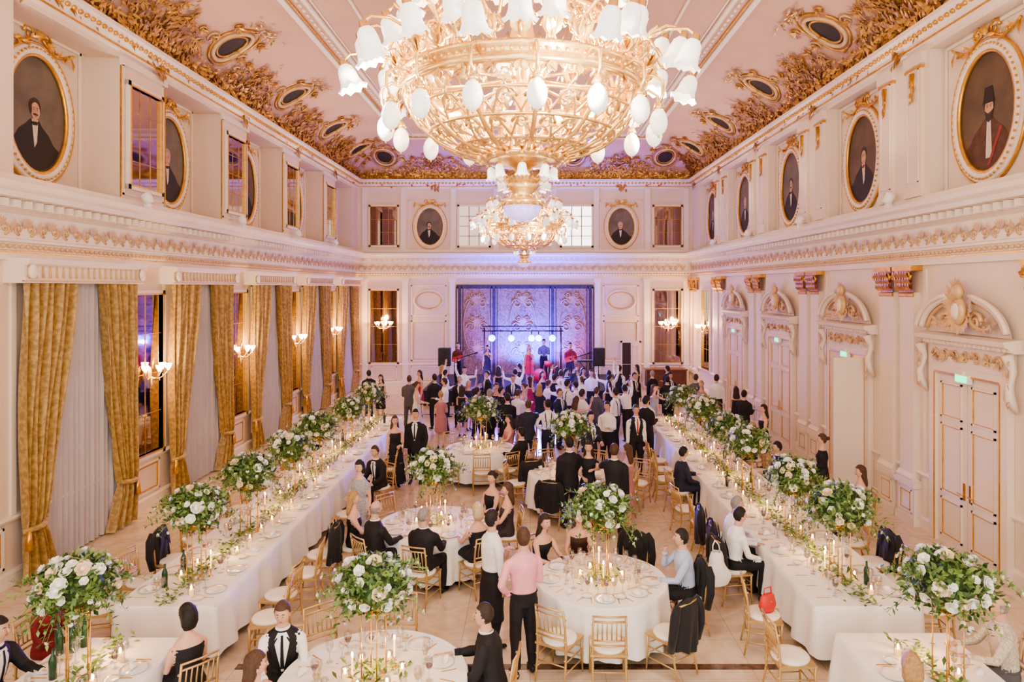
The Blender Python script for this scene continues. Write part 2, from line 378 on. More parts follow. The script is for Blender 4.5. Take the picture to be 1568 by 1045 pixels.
    if hs=='long':
        B.loft([((0,-.03,.09),.06,.06,0),((0,-.033,.05),.084,.075,0),((0,-.04,.0),.090,.072,0),((0,-.055,-.08),.094,.058,0),((0,-.078,-.15),.105,.045,0),((0,-.09,-.20),.112,.036,0),((0,-.092,-.24),.10,.03,0),((0,-.092,-.265),.06,.018,0)],(1,0,0),12,HS,Mh)
    elif hs=='bob':
        B.loft([((0,-.02,.08),.07,.07,0),((0,-.03,.0),.092,.08,0),((0,-.04,-.08),.095,.062,0),((0,-.04,-.13),.07,.045,0)],(1,0,0),12,HS,Mh)
    elif hs=='bun':
        B.ell((0,-.115,.03),(.045,.042,.042),HS,10,7,Mh)
    for w,d,sg in wr:
        if abs(d.z)>.8:
            s_=V((0,1,0));s_=(s_-d*s_.dot(d)).normalized();nn=V((-sg,0,0))
        else:
            s_=d.cross(V((0,0,1))).normalized()
            nn=s_.cross(d).normalized()
            if nn.z>0: nn=-nn
            if s_.x*(-sg)<0: s_=-s_
        B.loft([(w-d*.02,.026,.022,0),(w+d*.02,.032,.018,0),(w+d*.06,.040,.016,0),(w+d*.09,.038,.013,0)],s_,10,SK)
        if sleeve=='long':
            cr=.037 if man else .030
            if jacket: B.loft([(w-d*.03,.036,.034,0),(w+d*.012,.035,.033,0)],s_,12,ST)
            B.loft([(w-d*.06,cr+.009*(jacket),cr+.007*jacket,0),(w-d*.002,cr+.006*jacket,cr+.004*jacket,0)],s_,12,ST if vest else TP)
        for i,Lf in enumerate((.068,.076,.070,.055)):
            b=w+d*.085+s_*(.029-.0195*i);p=[b]
            for sL,an in ((.4,.25),(.33,.55),(.27,.9)):
                dd=d*math.cos(an)+nn*math.sin(an);p.append(p[-1]+dd*Lf*sL)
            B.tube(p,[.0095,.009,.008,.006],6,SK)
        b=w+d*.025+s_*.03;B.tube([b,b+(d*.7+s_*.65+nn*.2)*.035,b+(d*.7+s_*.65+nn*.2)*.035+(d*.9+s_*.2+nn*.3)*.03],[.012,.010,.007],6,SK)
    if man and (shirt is not None):
        B.tube([pt(0,.005,.53)+V((math.cos(a)*.062,math.sin(a)*.064,0)) for a in [i*2*pi/16 for i in range(17)]],.015,6,ST if (jacket or vest) else TP)
    tcol=tie if tie is not None else (BK)
    mats=[cm('skin',skin),cm(tk,top),cm('c',bot),cm('shoe',(.015,.012,.012) if man else (.05,.04,.04)),cm('c',shirt or WH),cm('c',tcol),cm('hair',hair),EYEW,EYED,LIP]
    return B.mesh(name,mats)
def man(name,x,y,yaw,z=0,H=1.78,**k):
    return put(name,person_mesh(name,'m',**k),TR(x,y,z,yaw,H/1.76))
def woman(name,x,y,yaw,z=0,H=1.68,**k):
    k.setdefault('skirt','knee');k.setdefault('hs','long');k.setdefault('sleeve','none');k.setdefault('skin',(.66,.40,.30))
    return put(name,person_mesh(name,'f',**k),TR(x,y,z,yaw,H/1.74))
SUIT=dict(jacket=True,top=BK,bot=BK,shirt=WH,tie=BK)
NSUIT=dict(jacket=True,top=NV,bot=NV,shirt=WH,tie=BK)
CHAIRS=[]
def seatm(name,x,y,yaw,jk=0,**k):
    CHAIRS.append((x,y,yaw,jk));return man(name,x,y,yaw,H=1.76,pose='sit',**k)
def seatw(name,x,y,yaw,jk=0,**k):
    CHAIRS.append((x,y,yaw,jk));return woman(name,x,y,yaw,H=1.74,pose='sit',**k)
man('man_in_pink_shirt',-.08,8.2,20,top=PK,bot=BK,hair=HBR,arms=('hip','bent'),head=(-10,0),vox=.013,stride=.03)
man('waiter_in_white_shirt',-.50,8.85,-60,top=WH,bot=BK,hair=HD,arms=('bent','down'),apron=True,tie=BK,vox=.013,head=(10,-5))
woman('woman_in_lace_dress',-2.95,11.8,175,H=1.68,top=(.36,.36,.38),tk='lace',hair=HD,hs='bob',sleeve='short',arms=('down','bent'),vox=.015,head=(-15,5))
man('man_in_tuxedo',-2.72,16.2,178,hair=HD,arms=('pocket','down'),vox=.018,**SUIT)
woman('woman_in_black_dress',-3.15,15.9,200,top=BK,hair=HBR,arms=('front','down'),skirt='long')
man('man_in_dark_suit',.76,13.2,15,hair=HD,arms=('down','bent'),vox=.018,**SUIT)
man('man_in_dark_suit',1.55,12.6,-10,hair=HBR,arms=('hug','down'),vox=.018,**SUIT)
woman('woman_in_black_dress',1.13,13.25,170,top=BK,hair=HB,arms=('hug','front'),sleeve='short')
woman('woman_in_rose_dress',1.85,13.0,60,top=(.45,.2,.2),hair=HBR,arms=('front','front'))
man('man_with_suspenders',.46,17.6,5,top=WH,bot=NV,hair=HD,susp=True,tie=BK,arms=('hip','down'))
man('man_in_dark_suit',-.05,17.5,-8,hair=HBR,arms=('down','hug'),**NSUIT)
man('man_in_dark_suit',-.62,18.6,25,hair=HD,arms=('down','bent'),**SUIT)
man('man_in_white_shirt',1.95,17.3,150,top=WH,bot=BK,hair=HB,arms=('bent','down'))
man('man_in_vest',2.6,16.8,190,top=BK,bot=BK,shirt=WH,vest=True,tie=(.4,.02,.03),hair=HBR,arms=('down','down'))
man('man_in_navy_suit',1.4,15.9,-150,hair=HD,arms=('front','down'),**NSUIT)
woman('woman_in_black_dress',5.95,17.4,100,top=BK,hair=HB,arms=('front','front'))
woman('woman_in_black_dress',5.95,13.9,70,top=BK,hair=HBR,arms=('bent','down'),hs='bun',sleeve='long')
seatm('man_in_dark_suit_seated',-.38,7.05,80,hair=HB,arms=('lap','table'),lean=8,vox=.013,head=(10,-10),**SUIT)
seatm('man_in_black_vest_seated',-2.62,7.25,-165,hair=HBR,top=BK,bot=BK,shirt=WH,vest=True,arms=('lap','table'),lean=10,vox=.013,head=(-10,5),tie=BK)
seatw('woman_in_black_top_seated',-3.52,7.05,50,hair=HD,hs='bob',top=BK,arms=('lap','lap'),lean=4,vox=.013,head=(20,0))
seatw('girl_in_white_dress_seated',-2.48,6.15,-60,hair=HBR,top=(.7,.66,.6),arms=('lap','table'),vox=.014,sleeve='short')
seatm('guest_in_dark_jacket_seated',-5.45,6.8,-90,hair=HD,arms=('table','lap'),lean=12,vox=.014,**SUIT)
seatw('woman_in_red_dress_seated',-5.5,7.75,-100,hair=HBR,top=(.20,.015,.02),arms=('lap','lap'),sleeve='long')
seatw('blonde_woman_seated',3.42,6.12,-8,hair=HL,hs='bob',top=(.30,.42,.62),tk='lace',arms=('table','lap'),vox=.014,sleeve='short')
seatm('older_man_in_patterned_shirt_seated',5.06,7.25,80,hair=HG,hs='bald',top=(.55,.50,.40),tk='lace',bot=GR,arms=('table','table'),lean=6,vox=.014)
seatm('man_in_blue_shirt_seated',2.12,9.25,95,1,hair=HD,top=BL,bot=BK,arms=('table','face'),lean=6,vox=.014,head=(-5,-8))
seatm('man_in_white_shirt_seated',3.0,10.15,-80,1,hair=HD,top=WH,bot=BK,arms=('table','lap'),lean=10,vox=.016)
seatm('man_in_white_shirt_seated',3.1,10.75,-100,1,hair=HG,top=WH,bot=BK,arms=('table','table'),lean=12,vox=.016)
seatw('woman_in_black_dress_seated',.12,10.05,-140,hair=HB,top=BK,arms=('table','table'),lean=12,vox=.015)
seatw('woman_in_brown_dress_seated',.74,10.36,175,hair=HBR,top=(.06,.03,.02),arms=('table','lap'),lean=14,vox=.015)
seatm('man_in_dark_suit_seated',-1.6,10.05,-20,hair=HG,arms=('lap','table'),lean=6,vox=.015,head=(-30,0),**SUIT)
seatm('balding_man_in_dark_suit_seated',-2.42,10.4,-45,hair=HG,hs='bald',arms=('lap','table'),lean=6,vox=.016,**SUIT)
seatw('woman_in_black_dress_seated',-2.85,11.0,-80,hair=HL,top=BK,arms=('lap','table'),vox=.016)
seatw('blonde_woman_in_black_dress_seated',-.80,10.40,38,hair=(.6,.47,.28),hs='bob',top=BK,arms=('table','lap'),vox=.015)
seatw('woman_in_dark_dress_seated',-.38,11.5,100,hair=HBR,top=(.04,.03,.04),arms=('table','table'),vox=.016)
seatw('woman_in_dark_dress_seated',-.68,12.2,140,hair=HB,hs='bun',top=BK,arms=('table','lap'),vox=.016)
seatm('man_in_dark_suit_seated',-3.15,14.3,150,hair=HBR,arms=('lap','lap'),lean=12,**SUIT)
seatm('man_in_navy_suit_seated',3.05,14.0,-75,hair=HD,arms=('table','lap'),lean=8,**NSUIT)
seatm('man_in_dark_suit_seated',5.35,14.5,90,hair=HD,arms=('table','lap'),lean=8,**SUIT)
seatw('woman_in_dark_dress_seated',6.1,12.6,80,hair=HBR,top=BK,arms=('table','lap'))
seatw('woman_in_pink_dress_seated',-.55,17.6,120,hair=HB,top=(.5,.25,.28),arms=('table','lap'))
seatm('man_in_dark_suit_seated',-.2,15.9,60,hair=HD,arms=('table','lap'),**SUIT)
seatm('man_in_dark_suit_seated',5.4,19.6,100,hair=HB,arms=('table','lap'),**NSUIT)
seatw('woman_in_dark_dress_seated',5.4,16.6,95,hair=HL,top=(.05,.03,.06),arms=('table','lap'))
seatm('man_in_white_shirt_seated',-5.5,17.5,-90,hair=HB,top=WH,bot=BK,arms=('table','lap'))
CM=[]
for i,(sx,k) in enumerate([('m',dict(SUIT,hair=HD,arms=('down','bent'))),('m',dict(top=WH,bot=BK,hair=HB,arms=('bent','down'))),('m',dict(NSUIT,hair=HBR,arms=('front','front'))),
  ('f',dict(top=BK,hair=HB,hs='long',arms=('bent','down'),skirt='knee',sleeve='none')),('f',dict(top=(.7,.66,.62),hair=HBR,hs='bun',arms=('front','front'),skirt='long',sleeve='none')),
  ('m',dict(top=BK,bot=BK,vest=True,tie=BK,hair=HD,arms=('raise','bent'),side=.08)),('f',dict(top=NV,hair=HL,hs='long',arms=('raise','down'),skirt='knee',sleeve='short')),
  ('m',dict(top=WH,bot=NV,susp=True,hair=HD,arms=('hip','bent'))),('f',dict(top=(.35,.03,.05),hair=HB,hs='long',arms=('down','bent'),skirt='knee',sleeve='none')),('m',dict(SUIT,hair=HG,arms=('pocket','down'))),
  ('m',dict(top=WH,bot=BK,hair=HD,arms=('half','raise'),lean=6,side=-.1)),('f',dict(top=(.30,.36,.5),hair=HBR,hs='long',arms=('hug','half'),skirt='knee',sleeve='none',lean=6,side=.1)),
  ('m',dict(top=WH,bot=GR,hair=HBR,arms=('hug','hug'),lean=10,tie=BK,vest=True)),('m',dict(NSUIT,hair=HD,arms=('half','half'),lean=-4,side=.12)),
  ('m',dict(jacket=True,top=GR,bot=GR,shirt=WH,tie=(.25,.03,.04),hair=HBR,arms=('bent','pocket'))),('f',dict(top=(.42,.20,.22),hair=HL,hs='bun',arms=('bent','front'),skirt='knee',sleeve='short'))]):
    CM.append((sx,person_mesh('guest',sx,vox=.024,stride=(.02,.10,.05,.02)[i%4],**k)))
pts=[(-4.0,22.3,14),(-3.55,21.3,4),(-3.2,22.6,0),(-2.75,21.5,1),(-2.35,22.8,9),(-2.0,21.2,3),(-3.9,24.5,8),(-3.0,24.6,5),
 (-1.2,21.4,3),(-.8,20.2,0),(-.3,19.6,12),(.2,20.8,6),(.7,19.6,2),(1.1,20.9,7),(1.5,19.2,1),(2.0,20.2,14),(2.5,19.4,7),(2.9,20.6,10),
 (3.3,21.8,0),(2.4,21.9,3),(1.7,22.3,12),(.9,22.6,5),(.1,22.9,8),(-.7,22.6,2),(2.9,23.2,10),(3.6,23.6,0),(2.1,24.0,1),(1.3,24.4,13),(.5,24.7,3),
 (-1.6,23.9,0),(4.2,24.4,9),(4.9,23.4,0),(5.6,22.8,14),(6.1,22.2,1),(3.1,25.2,5),(4.1,26.0,3),(5.2,25.4,0),(-5.2,23.5,3),(-5.6,24.3,0),(-1.5,19.9,13),(3.2,18.6,1),(3.0,17.6,0),(6.0,19.5,0),(6.2,20.5,3),(-1.0,18.8,9),(1.0,18.3,11),
 (-2.4,24.8,10),(-1.1,25.3,3),(-.3,25.6,0),(.9,25.8,8),(1.9,25.5,3),(-3.5,25.9,6),(-2.6,19.8,15),(4.6,22.1,0),(3.9,21.0,11),(-.2,21.6,4),(1.6,21.2,10),(-1.9,22.4,6),(.4,21.9,12),(1.2,23.4,1),(2.7,22.6,7),(-.4,24.2,10),(5.5,21.6,15)]
for x,y,i in pts:
    sx,me=CM[i];nm={'m':'male_wedding_guest','f':'female_wedding_guest'}[sx]
    h=(R.uniform(.97,1.05)) if sx=='m' else R.uniform(.93,1.0)
    put(nm,me,TR(x+R.uniform(-.15,.15),y+R.uniform(-.18,.18),0,R.choice([R.uniform(-60,60),R.uniform(120,240),R.uniform(-120,120)]),h))
ST_Z=.6
woman('singer_in_red_dress',-.05,28.0,180,z=ST_Z,H=1.72,top=(.65,.03,.12),hair=HL,arms=('mic','down'),vox=.02)
woman('singer_in_dark_dress',-1.75,28.0,175,z=ST_Z,H=1.7,top=NV,hair=HD,arms=('mic','down'),vox=.02)
man('guitarist',1.65,28.3,185,z=ST_Z,top=(.30,.03,.07),bot=BK,hair=HD,arms=('play','front'),vox=.02)
man('guitarist',-3.0,28.4,165,z=ST_Z,top=(.15,.04,.05),bot=BK,hair=HB,arms=('play','front'),vox=.02)
man('drummer',.6,30.2,180,z=ST_Z,top=GR,bot=BK,hair=HD,arms=('table','table'),vox=.02)
# ------------------------------------------------------------------ room shell
b=MB();b.box(-9.2,8.4,YF,YB+.4,-.2,0,0);b.obj('floor',[FLOORM])
b=MB()
b.box(-3.6,3.3,8.30,8.42,0.0,.004,0)
b.box(-5.6,5.4,24.9,25.0,0,.004,0)
b.obj('trim_floor_inlay',[BANDM])
LB=[7.7,12.1,16.5,20.9,25.3,29.7];LMi=[9.9,14.3,18.7,23.1,27.5]
RB=[7.35,11.75,16.15,20.55,24.95,29.35];RP=[9.55,13.95,18.35,22.75,27.15]
b=MB()
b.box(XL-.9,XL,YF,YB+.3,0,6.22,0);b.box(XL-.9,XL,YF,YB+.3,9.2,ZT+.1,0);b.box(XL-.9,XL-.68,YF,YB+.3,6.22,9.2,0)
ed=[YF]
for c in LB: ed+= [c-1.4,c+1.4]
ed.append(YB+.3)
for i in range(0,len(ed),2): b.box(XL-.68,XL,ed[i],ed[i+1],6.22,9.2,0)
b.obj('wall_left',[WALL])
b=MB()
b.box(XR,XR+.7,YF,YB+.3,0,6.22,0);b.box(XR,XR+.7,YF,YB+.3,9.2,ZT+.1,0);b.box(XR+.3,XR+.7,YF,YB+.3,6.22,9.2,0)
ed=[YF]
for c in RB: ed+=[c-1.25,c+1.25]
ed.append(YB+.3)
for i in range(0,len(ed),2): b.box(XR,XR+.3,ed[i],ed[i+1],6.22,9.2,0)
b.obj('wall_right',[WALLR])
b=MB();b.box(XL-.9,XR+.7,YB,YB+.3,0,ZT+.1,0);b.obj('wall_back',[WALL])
b=MB();K=12;vs=[]
for i in range(K+1):
    th=i/K*pi/2;ins=INS*(1-math.cos(th));z=ZT+(ZC-ZT)*math.sin(th)
    vs+=[(XL+ins,YF,z),(XL+ins,YB-ins,z),(XR-ins,YB-ins,z),(XR-ins,YF,z)]
fs=[(i*4+j,i*4+j+1,i*4+j+5,i*4+j+4) for i in range(K) for j in range(3)]
b.add(vs,fs,1);b.add([vs[-4],vs[-3],vs[-2],vs[-1]],[(0,1,2,3)],0,None,False)
b.obj('ceiling',[CEIL,COVEM])
def cove(side,s,t,off=0):
    th=max(t,0)*pi/2;ins=INS*(1-math.cos(th));z=ZT+(ZC-ZT)*math.sin(th)
    if t<0: z=ZT+t*2.1
    ni,nz=(ZC-ZT)*math.cos(th),-INS*math.sin(th);l=math.hypot(ni,nz);ni/=l;nz/=l
    ins+=ni*off;z+=nz*off
    ti,tz=-nz,ni
    if side=='L': return V((XL+ins,s,z)),V((ni,0,nz)),V((0,1,0)),V((ti,0,tz))
    if side=='R': return V((XR-ins,s,z)),V((-ni,0,nz)),V((0,-1,0)),V((-ti,0,tz))
    return V((s,YB-ins,z)),V((0,-ni,nz)),V((1,0,0)),V((0,-ti,tz))
b=MB()
def rectrim(ins,z,w,h,mi):
    x0,x1,y1=XL+ins,XR-ins,YB-ins
    b.box(x0,x0+w,YF,y1,z-h,z,mi);b.box(x1-w,x1,YF,y1,z-h,z,mi);b.box(x0,x1,y1-w,y1,z-h,z,mi)
rectrim(INS-.05,ZC,.14,.09,0);rectrim(INS+.12,ZC,.04,.05,1);rectrim(INS+.45,ZC,.10,.06,0);rectrim(INS+.62,ZC,.03,.03,0);rectrim(INS+1.5,ZC,.06,.04,0)
for side in 'LR':
    x=(XL+INS+.30) if side=='L' else (XR-INS-.30)
    y=2.0
    while y<YB-INS-.2: b.ell((x,y,ZC-.01),(.05,.09,.035),0,6,4);y+=.28
x=XL+INS+.3
while x<XR-INS-.2: b.ell((x,YB-INS-.3,ZC-.01),(.09,.05,.035),0,6,4);x+=.28
b.obj('trim_ceiling_moulding',[TRIM,GOLD])
def garland(side,s0,s1,ocs):
    b=MB();g=R
    for sg in (1,-1):
        s=s0;pts=[]
        while s<s1:
            p,n,a,u=cove(side,s,.05+sg*.035*math.sin(s*2.9),.05);pts.append(p);s+=.12
        b.tube(pts,.025,5,0)
    s=s0
    while s<s1:
        for k in range(15):
            p,n,a,u=cove(side,s+g.uniform(-.1,.1),g.gauss(.02,.07),g.uniform(.03,.1))
            an=g.uniform(0,2*pi);b.leaf(p,a*math.cos(an)+u*math.sin(an)+n*.4,n,g.uniform(.13,.26),g.uniform(.07,.12),0)
        s+=.16
    allc=list(ocs)
    mids=[c+2.2 for c in allc]+[allc[0]-2.2]
    for c in mids:
        if not (s0+.4<c<s1-.4): continue
        for k in range(190):
            t=abs(g.gauss(0,.19));sp=(.95-1.4*t)
            if t>.58: continue
            p,n,a,u=cove(side,c+g.gauss(0,max(.08,sp*.45)),.03+t,g.uniform(.03,.12))
            an=g.gauss(pi/2,1.0);b.leaf(p,a*math.cos(an)+u*math.sin(an)+n*.3,n,g.uniform(.13,.27),g.uniform(.06,.11),0)
        for sg in (-1,1):
            for (ds,t,r) in ((.35,.16,.24),(.85,.11,.2),(.2,.36,.17),(1.2,.2,.13)):
                p,n,a,u=cove(side,c+sg*ds,t,.08);b.spiral(p,a*sg,u,r,1.4,.034,0)
        for k in range(20):
            p,n,a,u=cove(side,c+g.gauss(0,.12),-.02-.012*k,.07);b.leaf(p,a*g.uniform(-.6,.6)-u+n*.3,n,.22,.11,0)
        for sg in (-1,1):
            for q in (.4,.8,1.2,1.5):
                pp=[]
                for i in range(11):
                    f=i/10;p,n,a,u=cove(side,c+sg*q*f*1.05,.05+.55*(1-q*.42)*math.sin(f*pi*.72),.06);pp.append(p)
                b.tube(pp,.017,4,0)
                for i in range(1,11):
                    for k in range(3):
                        an=g.uniform(0,2*pi);b.leaf(pp[i],a*math.cos(an)+u*math.sin(an)+n*.3,n,g.uniform(.10,.20),.07,0)
    for c in allc:
        if not (s0-.2<c<s1+.2): continue
        def ring(ra,rb,r,mi,off):
            pp=[]
            for i in range(29):
                q=2*pi*i/28;p,n,a,u=cove(side,c+ra*math.cos(q),.46+rb*math.sin(q),off);pp.append(p)
            b.tube(pp,r,6,mi)
        ring(.46,.18,.06,1,.03);ring(.60,.23,.04,0,.03);ring(.36,.135,.035,0,.03)
        vs=[cove(side,c,.46,.015)[0]]+[cove(side,c+.44*math.cos(2*pi*i/28),.46+.17*math.sin(2*pi*i/28),.015)[0] for i in range(28)]
        b.add(vs,[(0,1+i,1+(i+1)%28) for i in range(28)],2)
        for sg in (-1,1):
            for (ds,t,r) in ((.80,.42,.2),(1.05,.30,.16),(.66,.62,.14),(1.3,.42,.12)):
                p,n,a,u=cove(side,c+sg*ds,t,.05);b.spiral(p,-a*sg,u,r,1.4,.032,0 if r<.15 else 1)
                for k in range(9):
                    an=g.uniform(0,2*pi);b.leaf(p,a*math.cos(an)+u*math.sin(an)+n*.3,n,.22,.08,0)
        for k in range(60):
            p,n,a,u=cove(side,c+g.gauss(0,.33),.71+abs(g.gauss(0,.035)),.04);an=g.uniform(0,2*pi);b.leaf(p,a*math.cos(an)+u*math.sin(an)+n*.3,n,.17,.07,0 if k%2 else 1)
    return b
garland('L',2,YB-.2,[12.6,17.0,21.4,25.8,29.6]).obj('trim_gilded_garland',[GARL,RELIEF,DARK])
garland('R',2,YB-.2,[11.75,16.0,20.45,24.9,29.2]).obj('trim_gilded_garland',[GARL,RELIEF,DARK])
garland('B',XL+.2,XR-.2,[-6.7,-2.35,2.0,6.2]).obj('trim_gilded_garland',[GARL,RELIEF,DARK])
PROF=[(0,5.08),(.07,5.08),(.07,5.22),(.11,5.24),(.11,5.34),(.15,5.36),(.15,5.40),(.06,5.42),(.06,5.80),(.12,5.84),(.16,5.86),(.16,5.98),(.36,6.02),(.38,6.10),(.44,6.16),(.46,6.24),(0,6.30)]
PROFT=[(0,9.30),(.06,9.32),(.06,9.42),(.12,9.46),(.2,9.58),(.24,9.62),(.24,9.70),(0,9.74)]
def runs(side,x0,x1):
    Mx=WM(side,0);b=MB()
    if side=='R': x0,x1=-x1,-x0
    b.extr(PROF,x0,x1,0,Mx);b.extr(PROFT,x0,x1,0,Mx)
    x=x0+.1
    while x<x1: b.box(x,x+.12,-.30,-.15,5.87,5.99,0,Mx);x+=.24
    x=x0+.1
    while x<x1: b.ell((x,-.13,5.29),(.045,.04,.04),1,6,4,Mx);x+=.13
    x=x0+.2
    while x<x1-.2:
        for q in (-1,1):
            b.spiral((x+q*.13,-.07,5.57),(q,0,0),(0,0,1),.10,1.3,.026,1,9,Mx,4,-pi/2)
        for an in (-.7,-.35,0,.35,.7): b.leaf((x,-.07,5.58),(math.sin(an),-.2,math.cos(an)),(0,-1,0),.19,.07,1,.25,Mx)
        b.leaf((x+.27,-.07,5.5),(0,-.2,1),(0,-1,0),.24,.10,1,.25,Mx)
        x+=.55
    x=x0+.1
    while x<x1: b.ell((x,-.17,9.52),(.06,.05,.05),2,6,4,Mx);x+=.17
    b.box(x0,x1,-.078,-.0,5.195,5.23,2,Mx)
    b.box(x0,x1,-.068,-.0,9.355,9.395,2,Mx)
    b.box(x0,x1,-.175,-.0,5.99,6.02,2,Mx)
    b.box(x0,x1,-.05,0,6.30,6.42,0,Mx)
    b.extr([(0,1.0),(.05,1.01),(.08,1.06),(.05,1.09),(0,1.1)],x0,x1,0,Mx)
    return b
for side,x0,x1 in (('L',YF,YB),('R',YF,YB),('B',XL,XR)):
    runs(side,x0,x1).obj('trim_entablature',[TRIM,RELIEF,GOLD])
for nm,side,x0,x1 in (('baseboard_left','L',YF,YB),('baseboard_right','R',-YB,-YF),('baseboard_back','B',XL,XR)):
    b=MB();b.extr([(0,0),(.05,0),(.05,.2),(.03,.24),(0,.25)],x0,x1,0,WM(side,0));b.obj(nm,[TRIM])
def pframe(b,x0,x1,z0,z1,M,mi=0,w=.045,o=.03,y0=0,mg=None):
    for (a,c,d,e) in ((x0,x1,z0,z0+w),(x0,x1,z1-w,z1),(x0,x0+w,z0,z1),(x1-w,x1,z0,z1)): b.box(a,c,y0-o,y0,d,e,mi,M)
    if mg is not None:
        g=w+.03
        for (a,c,d,e) in ((x0+g,x1-g,z0+g,z0+g+.015),(x0+g,x1-g,z1-g-.015,z1-g),(x0+g,x0+g+.015,z0+g,z1-g),(x1-g-.015,x1-g,z0+g,z1-g)): b.box(a,c,y0-o*.7,y0,d,e,mg,M)
def mirror_mesh(w,h,grid=(3,5)):
    b=MB();b.box(-w/2,w/2,-.02,0,0,h,0)
    pframe(b,-w/2-.09,w/2+.09,-.09,h+.09,None,1,.10,.07);pframe(b,-w/2-.02,w/2+.02,-.02,h+.02,None,2,.03,.085)
    for i in range(1,grid[0]): x=-w/2+w*i/grid[0];b.box(x-.006,x+.006,-.03,0,0,h,3)
    for i in range(1,grid[1]): z=h*i/grid[1];b.box(-w/2,w/2,-.03,0,z-.006,z+.006,3)
    return b.mesh('wall_mirror',[MIRR,TRIM,GOLD,GARL])
mLow=mirror_mesh(1.25,3.35,(2,4));mUp=mirror_mesh(1.15,2.0,(3,4));mUpB=mirror_mesh(1.25,1.8,(3,3))
for y in LMi[1:]:
    put('wall_mirror',mLow,WM('L',y,1.15,.01));put('wall_mirror',mUp,WM('L',y,6.72,.01))
put('wall_mirror',mLow,WM('R',29.35,1.15,.01))
for x in (-6.85,6.43): put('wall_mirror',mLow,WM('B',x,1.15,.01));put('wall_mirror',mUpB,WM('B',x,6.63,.01))
def portrait_mesh(v,a=.72,bb=1.02):
    b=MB();N=40
    E=lambda q,k=1,y=0:(a*k*math.cos(q),y,bb*k*math.sin(q))
    b.add([(0,-.02,0)]+[E(2*pi*i/N,1,-.02) for i in range(N)],[(0,1+i,1+(i+1)%N) for i in range(N)],0)
    def ring(off,r,y,mi):
        b.tube([((a+off)*math.cos(2*pi*i/N),y,(bb+off)*math.sin(2*pi*i/N)) for i in range(N+1)],r,6,mi,cap=False)
    ring(.02,.04,-.045,2);ring(.09,.07,-.04,1);ring(.17,.05,-.03,1);ring(.24,.026,-.03,2)
    for i in range(56):
        q=2*pi*i/56;b.ell(((a+.13)*math.cos(q),-.10,(bb+.13)*math.sin(q)),.024,2,5,4)
    def poly(p,mi,y): b.add([(x,y,z) for x,z in p],[tuple(range(len(p)))],mi,None,False)
    low=[(.97*a*math.cos(q),.97*bb*math.sin(q)) for q in [math.radians(t) for t in range(215,326,10)]]
    sx=.04 if v%2 else -.05
    co=8 if v==1 else 3
    poly(low+[(.47+sx,-.48),(.36+sx,-.33),(.18+sx,-.20),(.1+sx,-.10),(-.1+sx,-.10),(-.2+sx,-.20),(-.38+sx,-.33),(-.48+sx,-.48)],co,-.024)
    if v==1: poly([(-.05+sx,-.15),(.05+sx,-.15),(.08+sx,-.8),(-.08+sx,-.8)],4,-.026);poly([(.28+sx,-.3),(.34+sx,-.34),(.03+sx,-.92),(-.04+sx,-.93)],9,-.028)
    else:
        poly([(-.08+sx,-.10),(.08+sx,-.10),(.05+sx,-.5),(-.01+sx,-.6)],4,-.027);poly([(-.08+sx,-.15),(.08+sx,-.13),(.06+sx,-.2),(-.06+sx,-.21)],co if v!=3 else 9,-.029)
    el=lambda cx,cz,rx,rz:[(cx+rx*math.cos(2*pi*i/20),cz+rz*math.sin(2*pi*i/20)) for i in range(20)]
    hm=7 if v%3==2 else 6
    poly(el(sx,.12,.145,.165),hm,-.026);poly(el(sx+.01,.05,.11,.155),5,-.028);poly([(sx-.05,-.14),(sx+.05,-.14),(sx+.05,-.04),(sx-.05,-.04)],5,-.0275)
    if v==1: poly([(sx-.16,.14),(sx+.16,.14),(sx+.13,.22),(sx+.10,.42),(sx-.10,.42),(sx-.13,.22)],3,-.0295);poly([(sx-.10,.02),(sx-.03,-.03),(sx+.03,-.03),(sx+.12,.02),(sx+.08,-.14),(sx,-.2),(sx-.07,-.14)],hm,-.030)
    if v==0: poly([(sx-.06,-.005),(sx+.01,.012),(sx+.08,-.005),(sx+.06,-.03),(sx-.04,-.03)],hm,-.031);poly(el(sx-.10,.07,.025,.09),hm,-.030)
    for q in (-1,1): poly(el(sx+.01+q*.04,.075,.017,.008),6,-.031);poly(el(sx+.01+q*.04,.105,.026,.006),hm,-.031)
    poly([(sx,.07),(sx+.02,.07),(sx+.032,.015),(sx-.008,.015)],5,-.032);poly(el(sx+.01,-.045,.03,.007),9,-.031)
    for q in (-1,1):
        b.spiral((q*.2,-.04,bb+.36),(q,0,0),(0,0,1),.14,1.2,.028,2,10)
        b.tube([(q*(.1+.75*t),-.05,bb+.34-.16*math.sin(t*pi)-.05*t) for t in [i/8 for i in range(9)]],.026,5,2)
        for i in range(14):
            t=i/14;b.leaf((q*(.1+.75*t),-.06,bb+.34-.16*math.sin(t*pi)-.05*t),(R.uniform(-1,1),-.3,R.uniform(-1,1)),(0,-1,0),.14,.07,2)
        b.leaf((q*.86,-.05,bb+.28),(0,-.1,-1),(0,-1,0),.3,.1,2)
    for an in (-.8,-.4,0,.4,.8): b.leaf((0,-.05,bb+.30),(math.sin(an),-.2,math.cos(an)),(0,-1,0),.2,.09,2)
    pframe(b,-1.2,1.2,-1.38,1.48,None,1,.05,.03)
    return b.mesh('portrait_painting',[CANVAS[v%2],TRIM,GOLD,PSUIT,PSHIRT,PFACE,PHAIR,PGREY,PROBE,PRED])
PM=[portrait_mesh(i) for i in range(4)]
for i,y in enumerate(LB[1:]): put('portrait_painting',PM[(0,2,3,0,2)[i]],WM('L',y,7.72,-.67))
for i,y in enumerate(RB[1:5]): put('portrait_painting',PM[(1,3,0,2)[i]],WM('R',y,7.68,-.29))
put('portrait_painting',PM[2],WM('R',29.35,7.68,-.29))
SB=Matrix.Scale(.84,4)
